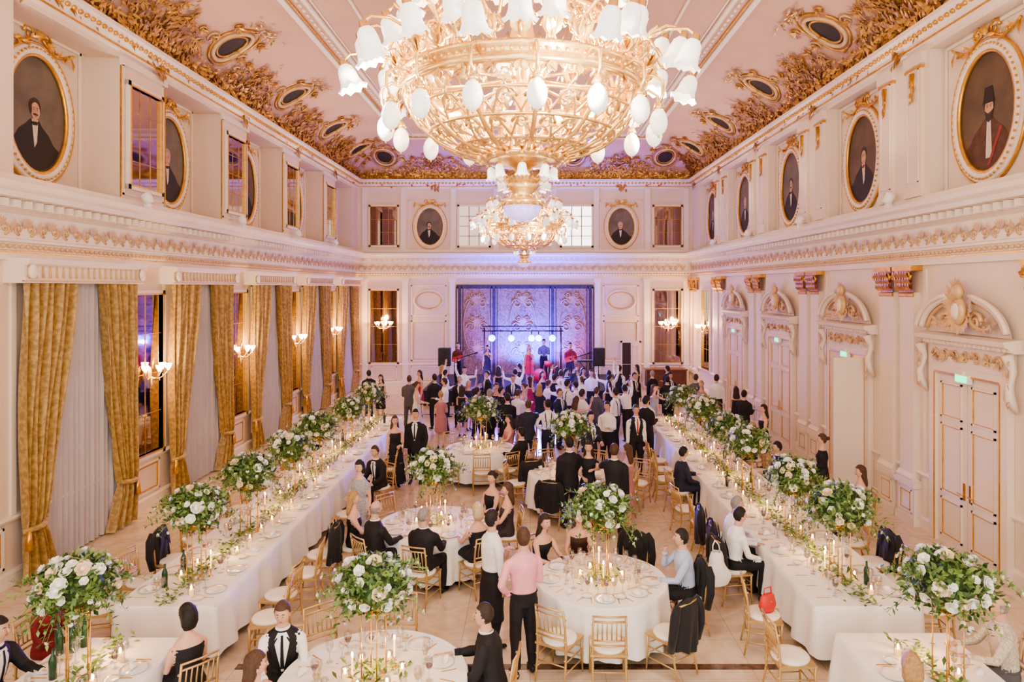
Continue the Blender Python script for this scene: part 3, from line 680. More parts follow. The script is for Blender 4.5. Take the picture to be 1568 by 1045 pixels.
put('portrait_painting',PM[0],WM('B',-4.7,7.5,.01)@SB);put('portrait_painting',PM[2],WM('B',4.26,7.5,.01)@SB)
b=MB()
for y in LMi[1:]:
    Mx=WM('L',y);pframe(b,-.74,.74,6.5,9.1,Mx,0,.04,.02)
    b.box(-.85,.85,-.06,.0,9.08,9.22,0,Mx)
    for q in (-.82,.80): b.box(q,q+.02,-.025,0,6.45,9.05,1,Mx)
for y in RP:
    Mx=WM('R',y)
    for q in (-.52,.52):
        b.box(q-.26,q+.26,-.07,0,6.42,9.0,0,Mx);b.box(q-.32,q+.32,-.10,0,8.98,9.2,0,Mx);b.box(q-.30,q+.30,-.1,0,6.42,6.58,0,Mx)
        b.box(q-.28,q+.28,-.09,0,8.90,8.96,1,Mx)
        pframe(b,q-.19,q+.19,6.7,8.9,Mx,0,.02,.02,-.07,None)
        b.tube([(q,-.09,8.85),(q,-.1,8.3)],[.06,.012],5,1,Mx)
        for k in range(16): b.leaf((q,-.09,8.86-.035*k),(R.uniform(-1,1),-.2,-.8),(0,-1,0),.13,.08,1,.25,Mx)
b.obj('trim_upper_pilasters',[WALLR,GOLD])
b=MB()
for y in RP+[31.4]:
    Mx=WM('R',y)
    for q in (-.38,.38):
        b.box(q-.31,q+.31,-.14,0,0,.78,0,Mx);b.box(q-.35,q+.35,-.18,0,.74,.86,0,Mx);b.box(q-.34,q+.34,-.17,0,0,.16,0,Mx)
        b.box(q-.25,q+.25,-.12,0,.9,4.55,0,Mx);b.extr([(0,.86),(.17,.86),(.18,.92),(.14,.97),(.12,1.0)],q-.29,q+.29,0,Mx)
        b.extr([(.12,4.46),(.155,4.48),(.155,4.53),(.12,4.55)],q-.27,q+.27,1,Mx)
        b.add([(q-.24,-.13,4.56),(q+.24,-.13,4.56),(q+.32,-.2,4.98),(q-.32,-.2,4.98)],[(0,1,2,3)],1,Mx)
        b.box(q-.35,q+.35,-.23,0,4.98,5.07,1,Mx)
        for rr in range(3):
            for i in range(6):
                xx=q-.22+.088*i+(.04 if rr%2 else 0);b.leaf((xx,-.14-.025*rr,4.55+.12*rr),((xx-q)*.4,-.35,1),(0,-1,0),.22,.12,1,.5,Mx)
        for e in (-1,1): b.spiral((q+e*.25,-.23,4.89),(e,0,0),(0,0,-1),.10,1.3,.028,1,9,Mx)
        pframe(b,q-.22,q+.22,.22,.68,Mx,0,.02,.015,-.14,2)
b.obj('trim_pilasters',[WALLR,GOLD,PALEG])
def door_mesh(openwarm=False):
    b=MB();w=.85
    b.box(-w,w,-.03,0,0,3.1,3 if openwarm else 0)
    for q in (-1,1):
        if openwarm and q==1:
            b.box(.83,.87,-.80,-.03,0,3.08,0)
            for z0,z1 in ((.15,.85),(.95,2.2),(2.3,2.95)): b.box(.82,.83,-.70,-.14,z0,z1,0)
            b.box(0.01,.20,-.07,-.03,0,3.1,0)
            continue
        x0,x1=(0.01,w) if q>0 else (-w,-.01)
        b.box(x0,x1,-.07,-.03,.0,3.1,0)
        for z0,z1 in ((.15,.85),(.95,2.2),(2.3,2.95)): pframe(b,x0+.12,x1-.12,z0,z1,None,0,.035,.025,-.07,None);pframe(b,x0+.155,x1-.155,z0+.035,z1-.035,None,2,.010,.022,-.07,None)
        b.tube([(q*.08,-.08,1.05),(q*.08,-.12,1.05),(q*.2,-.12,1.05)],.012,6,2)
        b.box(q*.08-.03,q*.08+.03,-.08,-.07,.95,1.25,2)
    for q in (-1,1):
        b.box(q*w if q>0 else -w-.2,w+.2 if q>0 else -w,-.12,0,0,3.1,0);b.box(q*.88-.013,q*.88+.013,-.13,0,0,3.1,2)
        b.tube([(q*1.18,-.06,2.7),(q*1.2,-.18,2.9),(q*1.2,-.2,3.1),(q*1.18,-.12,3.35),(q*1.18,-.22,3.6)],[.04,.08,.06,.06,.09],6,0)
        for k in range(10): b.leaf((q*1.18,-.2,2.75+.09*k),(R.uniform(-.6,.6),-.3,R.choice((-1,1))),(0,-1,0),.16,.09,1)
    b.box(-w-.2,w+.2,-.12,0,3.1,3.24,0);b.box(-w-.02,w+.02,-.13,0,3.10,3.13,2)
    b.box(-w-.25,w+.25,-.10,0,3.24,3.62,0)
    for i in range(7):
        x=-.84+.28*i
        b.spiral((x,-.11,3.43),(1 if i%2 else -1,0,0),(0,0,1),.12,1.3,.028,1,10)
        for k in range(5): b.leaf((x,-.11,3.43),(R.uniform(-1,1),-.2,R.uniform(-1,1)),(0,-1,0),.16,.08,1)
    b.extr([(0,3.62),(.16,3.62),(.2,3.68),(.3,3.72),(.33,3.80),(0,3.84)],-w-.4,w+.4,0)
    x=-1.2
    while x<1.2: b.box(x,x+.06,-.22,-.16,3.64,3.70,0);x+=.12
    for rad,yy,r,mi in ((1.16,-.2,.06,0),(1.04,-.16,.035,1),(1.24,-.26,.04,0)):
        for q in (-1,1):
            pp=[]
            for i in range(11):
                a=math.radians(8+ (66)*i/10);pp.append((q*rad*math.cos(a)*1.0,yy,3.82+ .58*rad*math.sin(a)))
            b.tube(pp,r,6,mi)
    vs=[(0,-.08,3.84)];
    for i in range(21):
        a=pi*i/20;vs.append((1.1*math.cos(a),-.08,3.84+.60*math.sin(a)))
    b.add(vs,[(0,1+i,2+i) for i in range(20)],0)
    b.ell((0,-.22,4.24),(.17,.09,.24),1,12,8);b.ell((0,-.29,4.24),(.10,.05,.15),0,10,6)
    b.ell((0,-.24,4.58),(.12,.09,.14),1,10,7)
    for i in range(70):
        a=R.uniform(0,2*pi);b.leaf((.18*math.cos(a),-.18,4.32+.27*math.sin(a)),(math.cos(a),-.3,math.sin(a)),(0,-1,0),R.uniform(.12,.28),.1,1)
    for q in (-1,1):
        b.spiral((q*.36,-.18,4.08),(q,0,0),(0,0,1),.18,1.4,.04,1,12)
        b.tube([(q*(.15+.55*t),-.18,4.15-.20*math.sin(t*2.2)) for t in [i/8 for i in range(9)]],[.05-.004*i for i in range(9)],6,1)
        for i in range(22): b.leaf((q*R.uniform(.2,.8),-.15,R.uniform(3.90,4.12)),(q,-.3,R.uniform(-.6,.6)),(0,-1,0),.17,.08,1)
    return b.mesh('door',[WALLR,RELIEF,GOLD,WARMROOM])
dm=door_mesh();dmw=door_mesh(True)
for i,y in enumerate(RB[:5]):
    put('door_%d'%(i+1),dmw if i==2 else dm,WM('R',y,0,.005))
    b=MB();b.box(-.17,.17,-.09,-.0,0,.15,0);b.box(-.15,.15,-.1,-.09,.02,.13,1)
    b.box(-.02,.02,-.06,0,.15,.2,0)
    b.obj('exit_sign',[PORC,EXIT],WM('R',y,3.0,.10))
b=MB()
for x in (-4.76,4.24):
    Mx=WM('B',x)
    pframe(b,-.82,.82,1.2,3.1,Mx,0,.06,.04,0,1);pframe(b,-.82,.82,3.3,4.75,Mx,0,.05,.03,0,None)
    b.tube([(.68*math.cos(2*pi*i/28),-.03,4.05+.48*math.sin(2*pi*i/28)) for i in range(29)],.035,6,0,Mx)
    b.tube([(.58*math.cos(2*pi*i/28),-.03,4.05+.38*math.sin(2*pi*i/28)) for i in range(29)],.015,6,1,Mx)
    pframe(b,-.82,.82,.3,.95,Mx,0,.04,.03)
for x in (-7.75,-5.85,-3.65,3.15,5.45,7.3):
    Mx=WM('B',x);b.box(-.13,.13,-.07,0,.0,5.08,0,Mx);b.box(-.18,.18,-.1,0,4.9,5.08,0,Mx);b.box(-.18,.18,-.1,0,0,.3,0,Mx)
for x in (-7.75,-5.95,-3.6,-1.6,-.25,1.1,3.1,5.5,7.3):
    Mx=WM('B',x);b.box(-.12,.12,-.06,0,6.42,9.3,0,Mx)
for x in (-6.85,6.43): pframe(b,-.6,.6,.3,.95,WM('B',x),0,.04,.03)
b.obj('trim_back_panels',[TRIM,GOLD])
for i,(x,m) in enumerate(((-2.63,WINLIT2),(2.17,WINLIT))):
    b=MB();b.box(-.70,.70,-.03,0,0,1.85,0);pframe(b,-.78,.78,-.08,1.93,None,1,.09,.07)
    for k in (-.23,.23): b.box(k-.02,k+.02,-.05,0,0,1.85,2)
    for k in (.46,.92,1.38): b.box(-.7,.7,-.05,0,k-.015,k+.015,2)
    b.obj('window_%d'%(i+1),[m,TRIM,MUNT],WM('B',x,6.6,.01))
b=MB();Mx=WM('B',-.25)
b.box(-3.2,3.2,-.08,-.02,.1,4.7,0,Mx)
for x in (-3.05,-1.45,1.3,3.05): b.box(x-.17,x+.17,-.10,-.02,.1,4.7,1,Mx)
for x in (-3.05,-1.45,1.3,3.05):
    for q in (-.1,.1): b.box(x+q-.02,x+q+.02,-.11,-.02,.1,4.7,2,Mx)
b.box(-3.2,3.2,-.11,-.02,4.6,4.78,1,Mx)
for cx in (-2.25,-.1,2.2):
    for z in (1.6,2.8,3.9):
        for q in (-1,1):
            b.spiral((cx+q*.28,-.10,z),(q,0,0),(0,0,1),.24,1.5,.035,2,14,Mx,4)
            b.spiral((cx+q*.2,-.10,z+.4),(q,0,0),(0,0,-1),.14,1.5,.03,2,14,Mx,4)
        for k in range(9): a=k/9*2*pi;b.leaf((cx,-.1,z+.2),(math.cos(a),-.02,math.sin(a)),(0,-1,0),.28,.12,2,.05,Mx)
    b.tube([(cx+.62*math.cos(2*pi*i/24),-.1,2.9+1.35*math.sin(2*pi*i/24)) for i in range(25)],.025,4,2,Mx)
b.obj('tapestry',[TAP,TAPB,TAPL])
b=MB();b.box(-.4,.4,-.03,0,0,2.05,1);b.box(.0,.4,-.06,-.03,0,2.05,0);pframe(b,-.48,.48,-.05,2.13,None,0,.08,.06);pframe(b,.08,.33,.9,1.9,None,0,.03,.02,-.06)
b.obj('door_6',[WALL,DARK],WM('B',4.7,.02,.045))
def curtain_mesh():
    b=MB()
    def drape(xo,dx,wt):
        zt=4.8
        def fn(u,v):
            z=.03+(zt-.03)*v;zi=.85
            w=(.42+.58*((z-zi)/(zt-zi))**.75) if z>zi else .42+.28*(1-z/zi)
            am=.06+.04*v if abs(z-zi)>.1 else .04
            yy=-.21-am*math.sin(u*2*pi*6.5+1.5*math.sin(v*3+u*2))-.025*math.sin(u*23+v*5)
            return (xo+dx*wt*(w*u)+.02*math.sin(v*9),yy,z)
        b.grid(fn,90,30,0)
        b.tube([(xo+dx*wt*.42*t,-.22-.14*math.sin(t*pi),.85+.05*t) for t in [i/8 for i in range(9)]],.045,6,0)
        b.tube([(xo+dx*.03,-.3,.85),(xo+dx*.03,-.3,.55)],[.03,.06],6,2)
    drape(-1.5,1,1.15);drape(1.5,-1,1.15)
    b.grid(lambda u,v:(-1.2+2.4*u,-.09-.03*math.sin(u*2*pi*17)-.01*math.sin(u*50),.03+4.75*v),140,8,1)
    return b.mesh('window_curtains',[BROC,SHEER,GOLD])
cmh=curtain_mesh()
b=MB();b.extr([(0,4.72),(.34,4.72),(.36,4.78),(.33,4.82),(.33,4.98),(.40,5.02),(.42,5.10),(0,5.12)],-1.62,1.62,0)
x=-1.55
while x<1.6: b.tube([(x,-.345,4.80),(x,-.345,5.0)],[.026,.010],5,1);x+=.16
for q in (-1.5,1.5): b.ell((q,-.38,4.9),(.09,.05,.12),0,10,6)
b.box(-1.62,1.62,-.37,-.3,4.74,4.765,1)
vm=b.mesh('curtain_valance',[TRIM,RELIEF])
b=MB();b.box(-1.05,1.05,-.02,0,.5,4.6,0);pframe(b,-1.12,1.12,.43,4.67,None,1,.1,.035)
for x in (-.35,.35): b.box(x-.03,x+.03,-.035,0,.5,4.6,1)
for z in (1.6,2.8,3.7): b.box(-1.05,1.05,-.035,0,z-.03,z+.03,1)
wmh=b.mesh('window',[NIGHT,TRIM])
for i,y in enumerate(LB):
    put('window_curtains',cmh,WM('L',y,0,.0));put('curtain_valance',vm,WM('L',y,0,.0));put('window_%d'%(i+3),wmh,WM('L',y,0,.005))
b=MB()
for y in LMi:
    Mx=WM('L',y)
    pframe(b,-.58,.58,.3,.95,Mx,0,.04,.03,0,1)
    for q in (-.76,.76): b.box(q-.05,q+.05,-.04,0,1.1,5.08,0,Mx)
for y in RB[1:5]:
    for q in (-1.36,1.36): b.box(q-.05,q+.05,-.03,0,.25,5.0,0,WM('R',y))
b.obj('trim_wall_panels',[TRIM,GOLD])
# ------------------------------------------------------------------ sconces
def sconce_mesh():
    b=MB();b.ell((0,-.04,0),(.07,.04,.16),0,10,7);b.ell((0,-.08,-.2),(.03,.03,.10),0,8,6)
    for a in (-75,-30,30,75):
        t=math.radians(a);dx,dy=math.sin(t),-math.cos(t)
        L=.34
        b.tube([(dx*L*s,-.05+dy*L*s,-.06-.10*math.sin(s*pi)+.10*s) for s in [i/8 for i in range(9)]],.012,5,0)
        e=(dx*L,-.05+dy*L,.05)
        b.ell((e[0],e[1],e[2]),(.035,.035,.015),0,8,4);b.lathe([(.02,.06),(.035,.09),(.06,.13),(.075,.19)],10,1,Matrix.Translation((e[0],e[1],e[2]-.05)))
        for k in range(3): b.ell((e[0],e[1],e[2]-.06-.05*k),(.012,.012,.022),2,6,4)
    b.tube([(0,-.1,.1),(0,-.13,.34)],[.02,.008],5,0)
    for k in range(5): b.ell((.08*math.sin(k*1.3),-.1,-.12-.06*k),(.014,.014,.026),2,6,4)
    return b.mesh('wall_sconce',[PALEG,OPALL,GLASS])
sm_=sconce_mesh()
def plight(name,loc,e,col,r=.05):
    l=bpy.data.lights.new(name,'POINT');l.energy=e;l.color=col;l.shadow_soft_size=r
    o=bpy.data.objects.new(name,l);COL.objects.link(o);o.location=loc;return o
def spot(name,loc,to,e,col,ang=60,r=.08,bl=.6):
    l=bpy.data.lights.new(name,'SPOT');l.energy=e;l.color=col;l.shadow_soft_size=r;l.spot_size=math.radians(ang);l.spot_blend=bl
    o=bpy.data.objects.new(name,l);COL.objects.link(o);o.location=loc;o.rotation_euler=(V(to)-V(loc)).to_track_quat('-Z','Y').to_euler();return o
WARM=(1,.60,.28)
for y in LMi[1:]: put('wall_sconce',sm_,WM('L',y,2.85,.08));plight('sconce_light',(XL+.42,y,3.08),65,WARM)
for x in (-6.85,6.43): put('wall_sconce',sm_,WM('B',x,2.85,.08));plight('sconce_light',(x,YB-.42,3.08),110,WARM)
put('wall_sconce',sm_,WM('R',29.35,2.85,.08));plight('sconce_light',(XR-.42,29.35,3.08),95,WARM)
b=MB();b.lathe([(0,-.1),(.09,-.1),(.10,.0),(.12,.10),(.10,.11),(0,.10)],12,0,Matrix.Rotation(.5,4,'X'));b.box(-.05,.05,-.05,.05,-.2,-.08,0);b.box(-.1,.1,-.08,.08,-.22,-.19,0)
um=b.mesh('cornice_floodlight',[PORC])
for y in (1.2,5.5,9.9,14.0,18.6,23.1,27.5):
    for sd,x,q in (('L',XL+.26,1),('R',XR-.26,-1)):
        put('cornice_floodlight',um,TR(x,y,6.46,90 if q<0 else -90))
        spot('cornice_uplight',(x+q*.05,y,6.62),(x+q*4.2,y,11.1),220,(1,.87,.74),130,.1,.9)
# ------------------------------------------------------------------ chandelier
def chandelier_mesh():
    b=MB();G,O,W=0,1,2;P2=2*pi
    b.lathe([(.0,0),(.02,.0),(.03,.02),(.02,.035)],10,G)
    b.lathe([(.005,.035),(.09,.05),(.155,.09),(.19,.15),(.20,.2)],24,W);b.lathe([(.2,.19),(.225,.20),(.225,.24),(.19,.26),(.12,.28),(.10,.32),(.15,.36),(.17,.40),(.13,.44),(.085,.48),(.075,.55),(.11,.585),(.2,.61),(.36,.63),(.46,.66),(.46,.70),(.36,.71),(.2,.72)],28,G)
    for i in range(20):
        a=P2*i/20;b.leaf((.12*math.cos(a),.12*math.sin(a),.40),(math.cos(a)*.5,math.sin(a)*.5,.8),(math.cos(a),math.sin(a),0),.12,.05,G);b.ell((.46*math.cos(a),.46*math.sin(a),.66),.03,G,6,4)
        b.leaf((.19*math.cos(a),.19*math.sin(a),.24),(math.cos(a)*.6,math.sin(a)*.6,-.5),(math.cos(a),math.sin(a),0),.11,.06,G)
    pf=[(.44,.70),(.62,.74),(.85,.84),(1.03,.99),(1.14,1.15),(1.20,1.32)]
    def prof(t):
        x=t*(len(pf)-1);i=min(int(x),len(pf)-2);f=x-i;return pf[i][0]*(1-f)+pf[i+1][0]*f,pf[i][1]*(1-f)+pf[i+1][1]*f
    for i in range(24):
        a=P2*i/24
        for tw in (-.5,.5):
            pp=[]
            for k in range(11):
                r,z=prof(k/10);q=a+tw*k/10;pp.append((r*math.cos(q),r*math.sin(q),z))
            b.tube(pp,.013,5,G)
        pp=[]
        for k in range(9):
            r,z=prof(k/8);pp.append((r*math.cos(a+.13),r*math.sin(a+.13),z-.01))
        if i%2==0: b.tube(pp,.026,5,G)
    for t,rr in ((.25,.016),(.5,.018),(.75,.018)):
        r,z=prof(t);b.tube([(r*math.cos(P2*k/48),r*math.sin(P2*k/48),z) for k in range(49)],rr,5,G,cap=False)
    for i in range(24):
        for t,R0 in ((.2,.06),(.42,.085),(.65,.11),(.88,.12)):
            r,z=prof(t);a=P2*(i+.5*(t>.5))/24;c=V((r*math.cos(a),r*math.sin(a),z));tn=V((-math.sin(a),math.cos(a),0));r2,z2=prof(t+.08);up=V((r2*math.cos(a),r2*math.sin(a),z2))-c
            b.spiral(c,tn*(1 if i%2 else -1),up.normalized(),R0,1.4,.017,G,11)
            for k in range(2): b.leaf(c,tn*R.uniform(-1,1)+up.normalized()*R.uniform(-1,1),V((math.cos(a),math.sin(a),-.3)),.13,.05,G)
    b.lathe([(1.18,1.28),(1.24,1.29),(1.25,1.33),(1.21,1.36),(1.21,1.41),(1.25,1.43),(1.25,1.47),(1.18,1.48),(1.17,1.38),(1.18,1.28)],48,G)
    for i in range(96): a=P2*i/96;b.ell((1.25*math.cos(a),1.25*math.sin(a),1.385),.018,G,5,4)
    def tulip(c,a,tilt,s=1):
        M=Matrix.Translation(c)@Matrix.Rotation(a,4,'Z')@Matrix.Rotation(-tilt,4,'Y')@Matrix.Scale(s,4)
        b.lathe([(.0,.03),(.03,.02),(.035,-.02),(.045,-.03)],8,G,M)
        n=16;pr=[(.036,-.02),(.062,-.05),(.073,-.10),(.076,-.15),(.088,-.19),(.112,-.22)];vs=[]
        for k,(r,z) in enumerate(pr):
            for j in range(n):
                q=P2*j/n;w=1+(.10*math.cos(q*4))*(k/5)**2;vs.append((r*w*math.cos(q),r*w*math.sin(q),z+(.012*math.cos(q*8) if k==5 else 0)))
        b.add(vs,[(k*n+j,k*n+(j+1)%n,(k+1)*n+(j+1)%n,(k+1)*n+j) for k in range(5) for j in range(n)],O,M)
        b.ell((0,0,-.11),(.03,.03,.045),O,7,5,M)
    N=30
    for i in range(N):
        a=P2*(i+.5)/N;ca,sa=math.cos(a),math.sin(a)
        rr=(1.80,1.62,1.44)[i%3];zp=(1.72,1.88,2.0)[i%3]
        pp=[]
        for (r,z) in ((1.15,1.36),(1.12,1.50),(1.2,1.62),(1.30,zp-.06),((1.30+rr)/2,zp),(rr-.07,zp-.03),(rr,zp-.11)): pp.append((r*ca,r*sa,z))
        b.tube(pp,[.024,.022,.02,.018,.016,.015,.015],6,G)
        tulip((rr*ca,rr*sa,zp-.12),a,-.38,1.25)
        c=V((1.27*ca,1.27*sa,1.57));b.spiral(c,V((ca,sa,0)),V((0,0,1)),.14,1.5,.02,G,13);b.spiral(c,V((-sa,ca,0)),V((0,0,1)),.11,1.4,.018,G,11)
        for k in range(5): b.leaf((1.25*ca,1.25*sa,1.47),(ca*R.uniform(0,1)-sa*R.uniform(-.6,.6),sa*R.uniform(0,1)+ca*R.uniform(-.6,.6),1),(ca,sa,0),.22,.08,G)
        for k in range(3): b.leaf((1.24*ca,1.24*sa,1.30),(ca*.3-sa*R.uniform(-.6,.6),sa*.3+ca*R.uniform(-.6,.6),-1),(ca,sa,0),.14,.07,G)
    for i in range(16):
        a=P2*(i+.25)/16;ca,sa=math.cos(a),math.sin(a)
        b.tube([(r*ca,r*sa,z) for r,z in ((1.2,1.38),(1.32,1.42),(1.42,1.36),(1.42,1.22),(1.38,1.13))],.016,6,G)
        b.lathe([(.0,.05),(.03,.04),(.05,.0),(.055,-.02),(.02,-.03)],8,G,Matrix.Translation((1.38*ca,1.38*sa,1.11)))
        b.ell((1.38*ca,1.38*sa,.96),(.088,.088,.13),O,12,9);b.ell((1.38*ca,1.38*sa,.825),(.012,.012,.02),G,6,4)
    for i in range(12):
        a=P2*i/12;ca,sa=math.cos(a),math.sin(a)
        b.tube([(r*ca,r*sa,z) for r,z in ((1.19,1.46),(1.12,1.7),(.95,1.95),(.72,2.15),(.5,2.4),(.34,2.75),(.28,3.1))],.022,6,G)
        for r,z,R0 in ((1.0,1.75,.16),(.8,2.0,.13),(.55,2.25,.12)):
            b.spiral((r*ca,r*sa,z),(ca,sa,0),(0,0,1),R0,1.5,.02,G,13);b.spiral((r*ca,r*sa,z),(-sa,ca,0),(0,0,1),R0*.8,1.5,.016,G,11)
    b.tube([(.82*math.cos(P2*k/48),.82*math.sin(P2*k/48),2.06) for k in range(49)],.03,6,G,cap=False)
    for i in range(18):
        a=P2*i/18;ca,sa=math.cos(a),math.sin(a)
        b.tube([(r*ca,r*sa,z) for r,z in ((.8,2.06),(.95,2.25),(1.05,2.36),(1.18,2.36),(1.24,2.27))],.015,6,G)
        tulip((1.24*ca,1.24*sa,2.25),a,-.35,1.3)
    for i in range(10):
        a=P2*i/10;ca,sa=math.cos(a),math.sin(a)
        b.tube([(r*ca,r*sa,z) for r,z in ((.3,2.9),(.5,3.05),(.75,3.05),(.85,2.92))],.014,6,G);tulip((.85*ca,.85*sa,2.9),a,-.3,1.2)
    for i in range(8):
        a=P2*i/8;ca,sa=math.cos(a),math.sin(a)
        b.tube([(r*ca,r*sa,z) for r,z in ((.12,.5),(.22,.44),(.30,.5),(.33,.58))],.010,5,G)
        tulip((.33*ca,.33*sa,.60),a,-.2,.62)
    top=ZC-5.29
    b.lathe([(.06,.7),(.10,.9),(.07,1.2),(.12,1.5),(.16,1.8),(.09,2.1),(.14,2.5),(.28,2.9),(.3,3.1),(.12,3.3),(.05,3.6),(.04,top-.5),(.12,top-.35),(.3,top-.12),(.42,top)],20,G)
    for i in range(8):
        a=P2*i/8;b.tube([(.06*math.cos(a),.06*math.sin(a),1.5),(.6*math.cos(a),.6*math.sin(a),1.42),(1.18*math.cos(a),1.18*math.sin(a),1.38)],.02,5,G)
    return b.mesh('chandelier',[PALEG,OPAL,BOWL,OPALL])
chm=chandelier_mesh()
for (x,y) in ((-.08,7.0),(-.2,23.0)):
    put('chandelier',chm,TR(x,y,5.29))
    for i in range(6):
        a=2*pi*i/6+.3;plight('chandelier_bulb',(x+.75*math.cos(a),y+.75*math.sin(a),6.95),34,(1,.80,.55),.06)
    for i in range(4):
        a=2*pi*i/4+.3;plight('chandelier_bulb',(x+1.6*math.cos(a),y+1.6*math.sin(a),6.45),58,(1,.87,.70),.05)
# ------------------------------------------------------------------ chairs
def chair_mesh():
    b=MB();w=.2
    for q in (-1,1):
        b.tube([(q*w,.2,.45),(q*w*.98,.20,.3),(q*w*1.02,.21,.02)],[.017,.015,.011],6,0)
        b.tube([(q*(w-.01),-.25,.01),(q*(w-.01),-.20,.25),(q*(w-.01),-.19,.46),(q*(w-.012),-.21,.7),(q*(w-.015),-.25,.92)],[.012,.015,.017,.014,.013],6,0)
        for z in (.17,.30): b.tube([(q*w,.205,z),(q*(w-.01),-.205,z)],.009,5,0)
        for z in (.12,.33,.55,.80): b.ell((q*(w-.01),-.21,z),(.02,.02,.012),0,6,4)
    for z in (.2,.32): b.tube([(-w,.205,z),(w,.205,z)],.009,5,0)
    b.tube([(-w,-.2,.25),(w,-.2,.25)],.009,5,0)
    b.box(-.215,.215,-.21,.22,.43,.455,0)
    b.loft([((0,0,.452),.205,.205,0),((0,0,.475),.215,.215,0),((0,0,.495),.20,.20,0),((0,0,.50),.12,.12,0)],(1,0,0),20,1)
    for z,y in ((.915,-.25),(.85,-.238),(.62,-.203),(.56,-.198)): b.tube([(-w+.01,y,z),(0,y-.02,z),(w-.01,y,z)],.012,6,0)
    for i in range(6):
        x=-.135+.054*i;b.tube([(x,-.212,.62),(x,-.225,.73),(x,-.255,.85)],[.007,.010,.007],5,0)
    return b.mesh('dining_chair',[CHG,CUSH])
chm_=chair_mesh()
def jacket_mesh():
    b=MB()
    def fn(u,v):
        a=u*2*pi;z=.97-.60*v
        rx=.185+.04*min(1,v*6)-.03*v+.02*math.sin(a*5+v*4)*v;ry=.035+.05*min(1,v*4)+.022*math.sin(a*7+v*3)*v
        if v<.02: rx*=.72;ry*=.2
        return (rx*math.cos(a),-.225+ry*math.sin(a),z+.03*math.sin(a*2+1)*v-.03*abs(math.cos(a))*(1-v))
    b.grid(fn,44,16,0)
    for q in (-1,1): b.tube([(q*.18,-.24,.93),(q*.235,-.25,.82),(q*.265,-.24,.6),(q*.25,-.2,.40)],[.04,.058,.052,.045],8,0)
    for q in (-1,1): b.leaf((q*.05,-.14,.95),(q*.3,.1,-1),(0,1,0),.32,.12,0,.05)
    return b.mesh('draped_suit_jacket',[BLACKC])
jkm=jacket_mesh()
TABS=[(.95,9.16,.87),(-1.6,11.3,.9),(-1.57,6.85,.93),(-1.2,16.6,.85),(.85,14.4,.88)]
def around(t,ang,jk=0,d=.30):
    cx,cy,r=TABS[t];a=math.radians(ang);x=cx+(r+d)*math.cos(a);y=cy+(r+d)*math.sin(a)
    CHAIRS.append((x,y,math.degrees(math.atan2(-(cx-x),cy-y)),jk))
for a,j in ((-121,0),(-92,0),(-50,1),(62,1),): around(0,a,j)
for a,j in ((100,0),(135,0)): around(1,a,j)
for a,j in ((128,0),(90,0)): around(2,a,j)
for a,j in ((-85,0),(-55,0),(-130,0),(15,0),(170,0),(130,0)): around(3,a,j)
for a,j in ((-110,1),(-70,0),(-20,0),(170,0),(60,0),(110,0)): around(4,a,j)
def lchairs(x,yaw,ys,jks=()):
    for i,y in enumerate(ys): CHAIRS.append((x+R.uniform(-.08,.08),y,yaw+R.uniform(-14,14),1 if i in jks else 0))
lchairs(-3.36,90,[8.65,9.3,10.0,10.7,12.6,13.4,15.0,15.8,17.2,18.0,18.8],(3,))
lchairs(-5.55,-90,[8.9,9.7,10.5,11.3,12.1,12.9,13.7,14.5,15.3,16.1,18.3,19.1],(2,7))
lchairs(3.02,-90,[7.75,8.75,11.5,12.2,12.9,14.9,15.7,16.5,17.9],(2,))
lchairs(5.25,90,[8.9,9.7,10.4,11.2,12.0,12.8,13.6,15.5,17.4,18.2],(2,5))
CHAIRS.append((2.3,14.6,150,0));CHAIRS.append((-.05,14.9,20,1))
for x,y,yw,j in CHAIRS:
    M=TR(x,y,0,yw);put('dining_chair',chm_,M)
    if j: put('draped_suit_jacket',jkm,M)
# ------------------------------------------------------------------ tables
def skirt(b,per,z0,z1,mi,nf):
    n=len(per);K=8;vs=[]
    for k in range(K+1):
        t=0 if k==0 else (.04 if k==1 else (k-1)/(K-1))
        for (x,y,nx,ny,s) in per:
            o=0 if k==0 else .010+ .05*t+ (.035*math.sin(s*nf)+.02*math.sin(s*nf*1.73+1))*t**.8
            vs.append((x+nx*o,y+ny*o,z0+(z1-z0)*(t if k!=1 else .02)))
    b.add(vs,[(k*n+i,k*n+(i+1)%n,(k+1)*n+(i+1)%n,(k+1)*n+i) for k in range(K) for i in range(n)],mi)
def plate(b,M,r=.14):
    b.lathe([(0,.004),(r*.6,.004),(r*.68,.010),(r,.022),(r,.026),(r*.66,.015),(0,.010)],18,1,M)
    b.lathe([(r*.94,.0245),(r*.97,.027)],18,5,M)
def wine(b,M,s=1,wf=0):
    b.lathe([(.035*s,.002),(.006,.008),(.0045,.05),(.0045,.10*s),(.025*s,.12*s),(.038*s,.155*s),(.038*s,.185*s),(.031*s,.22*s)],10,2,M)
    if wf: b.lathe([(0,.112*s),(.022*s,.122*s),(.035*s,.15*s),(0,.151*s)],10,wf,M)
def candle(b,M,h=.12):
    b.lathe([(.035,0),(.04,.003),(.04,h),(.037,h),(.037,.01)],12,2,M);b.lathe([(0,0.01),(.03,.01),(.03,h*.45),(0,h*.45)],10,3,M);b.ell((0,0,h*.45+.028),(.014,.014,.030),4,6,5,M)
def taper(b,M,h=.24):
    b.lathe([(.035,0),(.03,.01),(.008,.02),(.007,.08),(.016,.1),(.011,.105)],8,5,M);b.tube([(0,0,.1),(0,0,.1+h)],.010,6,3,M);b.ell((0,0,.1+h+.024),(.011,.011,.028),4,6,5,M)
def bottle(b,M):
    b.lathe([(0,0),(.036,.0),(.037,.18),(.03,.21),(.014,.24),(.013,.30),(0,.30)],10,8,M)
